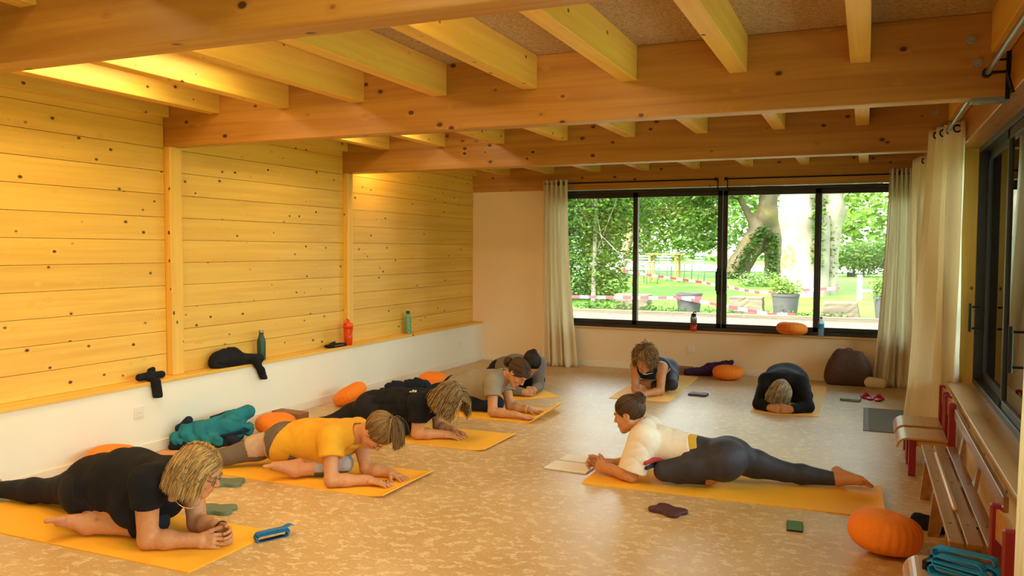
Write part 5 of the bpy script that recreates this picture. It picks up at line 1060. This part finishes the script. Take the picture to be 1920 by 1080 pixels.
person(dict(label='woman in mustard yellow t-shirt and grey-green leggings with hair tied up, head bowed', g=1.0, fine=.003,
  J=dict(head=[-2.755, 4.30, .322], neck=[-2.925, 4.33, .285], shR=[-3.01, 4.18, .285], elR=[-2.945, 4.085, .052], wrR=[-2.765, 4.215, .04], shL=[-3.02, 4.48, .27], elL=[-2.90, 4.40, .052], wrL=[-2.735, 4.42, .036],
    pel=[-3.496, 4.35, .20], hipR=[-3.46, 4.27, .18], hipL=[-3.56, 4.42, .17], knR=[-3.03, 4.34, .085], anR=[-3.27, 4.155, .055], toeR=[-3.385, 4.02, .025], knL=[-3.84, 4.20, .08], anL=[-4.10, 4.04, .055], toeL=[-4.27, 3.95, .03]),
  torso=[(-3.496, 4.35, .195, .110, 1.2), (-3.28, 4.35, .208, .115, 1.2), (-3.09, 4.33, .240, .110, 1.3)], extra=[(-3.12, 4.28, .17, .08, .07, .07), (-3.12, 4.40, .17, .08, .07, .07)],
  fwd=(.28, -.05, -.95), up=(.93, -.05, .30), soleR=(-.2, .15, 1), soleL=(0, 0, 1), barefeet='R',
  handR=dict(d=(1, .12, -.1), n=(0, 0, -1), t=(0, 1, 0), curl=.10, spread=.12, thumb=.3), handL=dict(d=(1, -.28, -.1), n=(0, 0, -1), t=(0, -1, 0), curl=.10, spread=.14, thumb=.4),
  shirt=dict(mat=MT['mustard'], sleeve=.48, hem=((-3.45, 4.35, .2), (-1, 0, .35)), vee=.07, neckr=.070, loose=.010, fa=.006, ff=52, h=.0060, fold=(.75, .2, .5)),
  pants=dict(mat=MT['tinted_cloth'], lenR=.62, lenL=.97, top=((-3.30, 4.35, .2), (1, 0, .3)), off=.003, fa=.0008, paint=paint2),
  clothoff=.018, haircol=((.05, .025, .01), (.42, .235, .065)), hair=dict(kind='tail', n=1900, ra=.0018, tie=(0, -.055, .135), taildir=(.55, 0, -.4), taillen=.18, tn=1000, tspread=.30, tgrav=.42, vol=1.08, tiecol='black_metal'),
  more=[glasses('gold'), lambda *a: ring_on(lambda J, L, D: J['wrR']+V3(.105, .035, -.010), (1, .12, 0), .0105, .003, 'black_metal', 'ring')(*a)]))
def dots(S, J, L, A, base, root, D):
    V_ = []
    for dx, dy in ((0, 0), (.022, .0), (.011, .024), (.033, .024), (.044, -.0)):
        p = snap(S['shirtV'], (-3.20+dx, 5.47+dy, .3), (.1, -.25, 1)); V_.append(rc(p-V3(.004, 0, 0), p+V3(.005, 0, 0), .0055, .0055, .001))
    V, Q = surf(V_, .003); np_mesh('shirt_print', V-base, Q, MT['white_print'], root)
person(dict(label='woman with tousled blonde hair in black t-shirt with small white print, hands clasped', g=1.08, fine=.0036,
  J=dict(head=[-2.875, 5.50, .320], neck=[-3.05, 5.55, .285], shR=[-3.085, 5.40, .285], elR=[-3.105, 5.40, .055], wrR=[-2.925, 5.50, .042], shL=[-3.10, 5.70, .265], elL=[-3.06, 5.66, .055], wrL=[-2.91, 5.61, .050],
    pel=[-3.62, 5.57, .185], hipR=[-3.58, 5.48, .175], hipL=[-3.66, 5.66, .165], knR=[-3.24, 5.46, .085], anR=[-3.56, 5.50, .05], toeR=[-3.68, 5.42, .03], knL=[-3.87, 5.38, .065], anL=[-3.99, 5.14, .045], toeL=[-3.985, 4.97, .03]),
  torso=[(-3.61, 5.57, .190, .115, 1.2), (-3.38, 5.57, .210, .125, 1.2), (-3.18, 5.55, .245, .115, 1.3)], extra=[(-3.2, 5.50, .17, .09, .08, .08), (-3.2, 5.62, .17, .09, .08, .08)],
  fwd=(.72, -.08, -.62), up=(.62, 0, .75), soleR=(-.2, .15, 1), soleL=(0, 0, 1),
  handR=dict(d=(1, .22, -.05), n=(0, .35, -.9), t=(0, .9, .35), curl=.22, spread=.14, thumb=.2), handL=dict(d=(1, -.25, .02), n=(0, -.35, -.9), t=(0, -.9, .35), curl=.22, spread=.14, thumb=.2),
  shirt=dict(mat=MT['black_cloth'], sleeve=.60, hem=((-3.66, 5.57, .2), (-1, 0, .25)), vee=.06, neckr=.066, loose=.008, fa=.006, ff=50, h=.0075, fold=(.5, .2, .8)),
  pants=dict(mat=MT['black_legging'], lenR=.95, lenL=.97, top=((-3.4, 5.57, .2), (1, 0, .3)), off=.008, fa=.003),
  haircol=((.10, .05, .018), (.56, .35, .11)), hair=dict(kind='bob', n=2000, ra=.0019, part=.0, vol=1.05, grav=.14, down=.14, back=-.15, stray=.15, pts=16, zend=-.06, wave=.16),
  more=[glasses('shell_dark'), dots]))
person(dict(label='woman in grey-beige t-shirt with brown hair in a low bun, palms flat on the mat', g=1.0, fine=.0036,
  J=dict(head=[-2.785, 6.60, .372], neck=[-2.935, 6.63, .325], shR=[-2.97, 6.48, .305], elR=[-2.935, 6.405, .052], wrR=[-2.72, 6.41, .04], shL=[-2.99, 6.78, .295], elL=[-2.90, 6.70, .052], wrL=[-2.725, 6.70, .036],
    pel=[-3.43, 6.65, .19], hipR=[-3.38, 6.57, .175], hipL=[-3.46, 6.74, .165], knR=[-2.99, 6.62, .085], anR=[-3.29, 6.53, .05], toeR=[-3.42, 6.45, .03], knL=[-3.80, 6.62, .07], anL=[-4.06, 6.56, .045], toeL=[-4.22, 6.54, .03]),
  torso=[(-3.42, 6.65, .19, .112, 1.2), (-3.24, 6.65, .225, .122, 1.2), (-3.06, 6.63, .258, .112, 1.3)], extra=[(-3.08, 6.58, .19, .08, .07, .07), (-3.08, 6.70, .19, .08, .07, .07)],
  fwd=(.62, -.12, -.74), up=(.76, 0, .64), soleR=(-.2, .15, 1), soleL=(0, 0, 1),
  handR=dict(d=(1, .02, -.1), n=(0, 0, -1), t=(0, 1, 0), curl=.08, spread=.10, thumb=.4), handL=dict(d=(1, -.02, -.1), n=(0, 0, -1), t=(0, -1, 0), curl=.08, spread=.10, thumb=.4),
  shirt=dict(mat=MT['grey_tee'], sleeve=.50, hem=((-3.46, 6.65, .2), (-1, 0, .35)), vee=.045, neckr=.062, loose=.010, fa=.006, ff=55, h=.0070, fold=(.5, .2, .8)),
  pants=dict(mat=MT['navy_cloth'], lenR=.97, lenL=.97, top=((-3.25, 6.65, .2), (1, 0, .3)), off=.006, fa=.002),
  haircol=(BR0, BR1), hair=dict(kind='bun', n=900, tie=(0, -.128, -.015), bunr=.042, vol=1.04),
  more=[lambda *a: ring_on(lambda J, L, D: J['wrL']+V3(-.01, 0, 0), (1, 0, -.05), .033, .006, 'yellow_band', 'bracelet')(*a)]))
person(dict(label='dark-haired woman in grey long-sleeved top bowing her head in the far left corner', g=1.0, fine=.0042, coarse=.011,
  J=dict(head=[-3.085, 7.66, .305], neck=[-3.20, 7.78, .275], shR=[-3.27, 7.66, .26], shL=[-3.075, 7.87, .275], elR=[-3.22, 7.45, .055], elL=[-3.07, 7.82, .055], wrR=[-3.07, 7.43, .05], wrL=[-3.02, 7.585, .05],
    pel=[-3.50, 8.00, .175], hipR=[-3.55, 7.92, .165], hipL=[-3.44, 8.07, .165], knL=[-3.14, 8.02, .085], anL=[-3.40, 7.78, .05], toeL=[-3.5, 7.68, .03], knR=[-3.74, 8.02, .07], anR=[-3.92, 8.02, .045], toeR=[-4.02, 7.94, .03]),
  torso=[(-3.50, 8.00, .185, .112, 1.2), (-3.36, 7.90, .215, .120, 1.2), (-3.22, 7.80, .235, .112, 1.3)],
  fwd=(.30, -.38, -.86), up=(.60, -.60, .52), soleL=(.1, .1, 1), soleR=(0, 0, 1),
  handR=dict(d=(.8, .25, -.05), n=(-.4, .8, -.3), t=(0, .2, 1), curl=.85, thumb=.3, s=.95), handL=dict(d=(.2, -1, -.05), n=(-.9, -.2, -.3), t=(0, 0, 1), curl=.85, thumb=.3, s=.95),
  shirt=dict(mat=MT['grey_knit'], sleeve=2, hem=((-3.55, 8.05, .2), (-.67, .74, .2)), vee=.02, neckr=.058, fa=.004, ff=36, h=.0085, fold=(.5, .2, .8)),
  pants=dict(mat=MT['black_legging'], lenR=.97, lenL=.97, top=((-3.34, 7.86, .2), (.67, -.74, .3)), off=.008, fa=.002, h=.009),
  haircol=(DK0, DK1), hair=dict(kind='bun', n=800, tie=(0, -.075, .105), bunr=.034, vol=1.06)))
def swoosh(S, J, L, A, base, root, D):
    pts = [snap(S['shirtV'], (x, 8.15, z), (0, -1, 0)) for x, z in ((-2.050, .222), (-2.035, .210), (-2.01, .206), (-1.975, .214), (-1.935, .226))]
    V, Q = surf([rc(pts[i], pts[i+1], (.003, .007, .006, .004)[i], (.007, .006, .004, .002)[i], .002) for i in range(4)], .0025); np_mesh('top_emblem', V-base, Q, MT['white_print'], root)
person(dict(label='curly-haired woman in black sports top resting on her forearms under the back window', g=.97, fine=.0042, coarse=.010, eyes=True,
  J=dict(head=[-2.018, 8.05, .352], neck=[-2.00, 8.19, .285], shR=[-2.135, 8.15, .268], shL=[-1.865, 8.15, .272], elR=[-2.115, 8.07, .05], elL=[-1.855, 8.05, .05], wrR=[-2.055, 7.90, .045], wrL=[-1.955, 7.89, .045],
    pel=[-1.985, 8.65, .20], hipR=[-2.07, 8.62, .175], hipL=[-1.90, 8.60, .185], knL=[-1.79, 8.27, .09], anL=[-2.03, 8.35, .05], toeL=[-2.13, 8.30, .03], knR=[-2.09, 9.0, .08], anR=[-2.10, 9.3, .05], toeR=[-2.1, 9.45, .03]),
  torso=[(-1.985, 8.63, .20, .112, 1.2), (-1.99, 8.43, .225, .100, 1.25), (-2.00, 8.24, .240, .098, 1.35)], extra=[(-2.05, 8.14, .215, .06, .065, .06), (-1.95, 8.14, .215, .06, .065, .06)],
  fwd=(-.20, -.90, -.34), up=(-.02, -.34, .94), soleL=(0, 0, 1), soleR=(0, 0, 1),
  handR=dict(d=(.35, -1, 0), n=(.8, .2, -.5), t=(.2, 0, 1), curl=.8, thumb=.3, s=.95), handL=dict(d=(-.35, -1, 0), n=(-.8, .2, -.5), t=(-.2, 0, 1), curl=.8, thumb=.3, s=.95),
  shirt=dict(name='sports_top', mat=MT['navy_cloth'], sleeve=0, hem=((-1.99, 8.50, .2), (0, 1, .0)), vee=.05, neckr=.080, collar=-.01, fa=.001, h=.006),
  clothoff=.005, pants=dict(mat=MT['charcoal_legging'], lenR=.97, lenL=.97, top=((-1.99, 8.42, .2), (0, -1, .3)), off=.006, fa=.001, h=.008),
  haircol=((.10, .05, .016), (.58, .34, .12)), hair=dict(kind='curly', n=1200, ra=.0021, len=.082, pts=24, vol=1.0), more=[swoosh]))
person(dict(label='woman in black long-sleeved top bowed forward, only the crown of her fair hair showing', g=1.0, fine=.0042, coarse=.010,
  J=dict(head=[-.69, 7.80, .160], neck=[-.69, 7.96, .235], shR=[-.84, 7.99, .235], shL=[-.54, 7.99, .24], elR=[-.875, 7.735, .055], elL=[-.455, 7.765, .055], wrR=[-.775, 7.645, .045], wrL=[-.585, 7.645, .045],
    pel=[-.69, 8.45, .20], hipR=[-.77, 8.45, .18], hipL=[-.61, 8.45, .18], knL=[-.50, 8.18, .085], anL=[-.76, 8.26, .05], toeL=[-.9, 8.28, .03], knR=[-.79, 8.82, .08], anR=[-.80, 9.10, .05], toeR=[-.8, 9.22, .03]),
  torso=[(-.69, 8.45, .20, .115, 1.25), (-.69, 8.25, .228, .125, 1.3), (-.69, 8.06, .225, .110, 1.45)],
  fwd=(0, .25, -.97), up=(0, -.97, -.12), soleL=(0, 0, 1), soleR=(0, 0, 1),
  handR=dict(d=(.9, -.42, -.05), n=(.3, .8, -.5), t=(.1, .1, 1), curl=.85, thumb=.3, s=.95), handL=dict(d=(-.9, -.42, -.05), n=(-.3, .8, -.5), t=(-.1, .1, 1), curl=.85, thumb=.3, s=.95),
  shirt=dict(mat=MT['black_cloth'], sleeve=2, hem=((-.69, 8.55, .2), (0, 1, .0)), collar=.055, vee=.02, neckr=.062, fa=.003, ff=34, h=.008, fold=(1, .2, .4)),
  pants=dict(mat=MT['black_legging'], lenR=.97, lenL=.97, top=((-.69, 8.25, .2), (0, -1, .3)), off=.006, fa=.001, h=.009),
  haircol=((.10, .07, .04), (.72, .58, .34)), hair=dict(kind='short', n=2600, comb=(.35, .35, .3), len=.085, vol=1.14, pts=8)))
def instr_print(S, J, L, A, base, root, D):
    for pts, r_, m_ in (([(-1.215, .150), (-1.18, .160), (-1.14, .156), (-1.10, .142)], .014, 'red_print'), ([(-1.21, .118), (-1.17, .122), (-1.13, .120)], .013, 'navy_print'), ([(-1.085, .145), (-1.065, .138)], .011, 'navy_print'), ([(-1.045, .140), (-1.030, .136)], .008, 'red_print')):
        P = [snap(S['shirtV'], (x, 5.1, z), (0, -1, 0)) for x, z in pts]
        V, Q = surf([rc(P[i]+V3(0, r_*.6, 0), P[i+1]+V3(0, r_*.6, 0), r_, r_, .004) for i in range(len(P)-1)], .004); np_mesh('shirt_print', V-base, Q, MT[m_], root)
person(dict(label='person with dark bun, white t-shirt and charcoal leggings, facing left, one leg stretched back', g=1.0, fine=.003,
  J=dict(head=[-1.385, 5.14, .392], neck=[-1.285, 5.14, .305], shL=[-1.255, 4.98, .278], elL=[-1.315, 4.935, .052], wrL=[-1.49, 5.01, .060], shR=[-1.29, 5.30, .27], elR=[-1.37, 5.20, .052], wrR=[-1.525, 5.085, .070],
    pel=[-.785, 5.12, .175], hipL=[-.765, 5.03, .175], hipR=[-.775, 5.21, .165], knL=[-1.115, 4.965, .095], anL=[-.86, 5.07, .05], toeL=[-.70, 5.12, .03], knR=[-.44, 5.29, .085], anR=[-.13, 5.36, .055], toeR=[.075, 5.245, .025]),
  torso=[(-.80, 5.12, .170, .115, 1.12), (-.95, 5.12, .190, .088, 1.35), (-1.19, 5.13, .218, .110, 1.35)], extra=[(-.74, 5.06, .20, .11, .085, .085), (-.73, 5.19, .195, .11, .085, .085), (-1.2, 5.08, .16, .07, .06, .06)],
  fwd=(-.95, .10, -.28), up=(-.22, 0, .97), soleL=(0, 0, 1), soleR=(.45, .55, .75), barefeet='R',
  handL=dict(d=(-.95, .30, .12), n=(0, .95, -.3), t=(.1, .1, 1), curl=.75, thumb=.3), handR=dict(d=(-.95, -.25, .10), n=(0, -.95, -.3), t=(.1, -.1, 1), curl=.75, thumb=.3),
  shirt=dict(mat=MT['white_tee'], sleeve=.88, hem=((-.95, 5.12, .2), (1, 0, .45)), belt=(.045, .008), vee=.02, neckr=.058, loose=.022, fa=.0055, ff=52, h=.0060, fold=(.8, .2, .4)),
  pants=dict(mat=MT['charcoal_legging'], lenR=.96, lenL=.97, top=((-.99, 5.12, .2), (-1, 0, -.45)), off=.005, fa=.0006, h=.0065),
  haircol=(BR0, BR1), hair=dict(kind='bun', n=1700, ra=.0017, tie=(0, -.095, .085), bunr=.040, vol=1.0), more=[instr_print]))
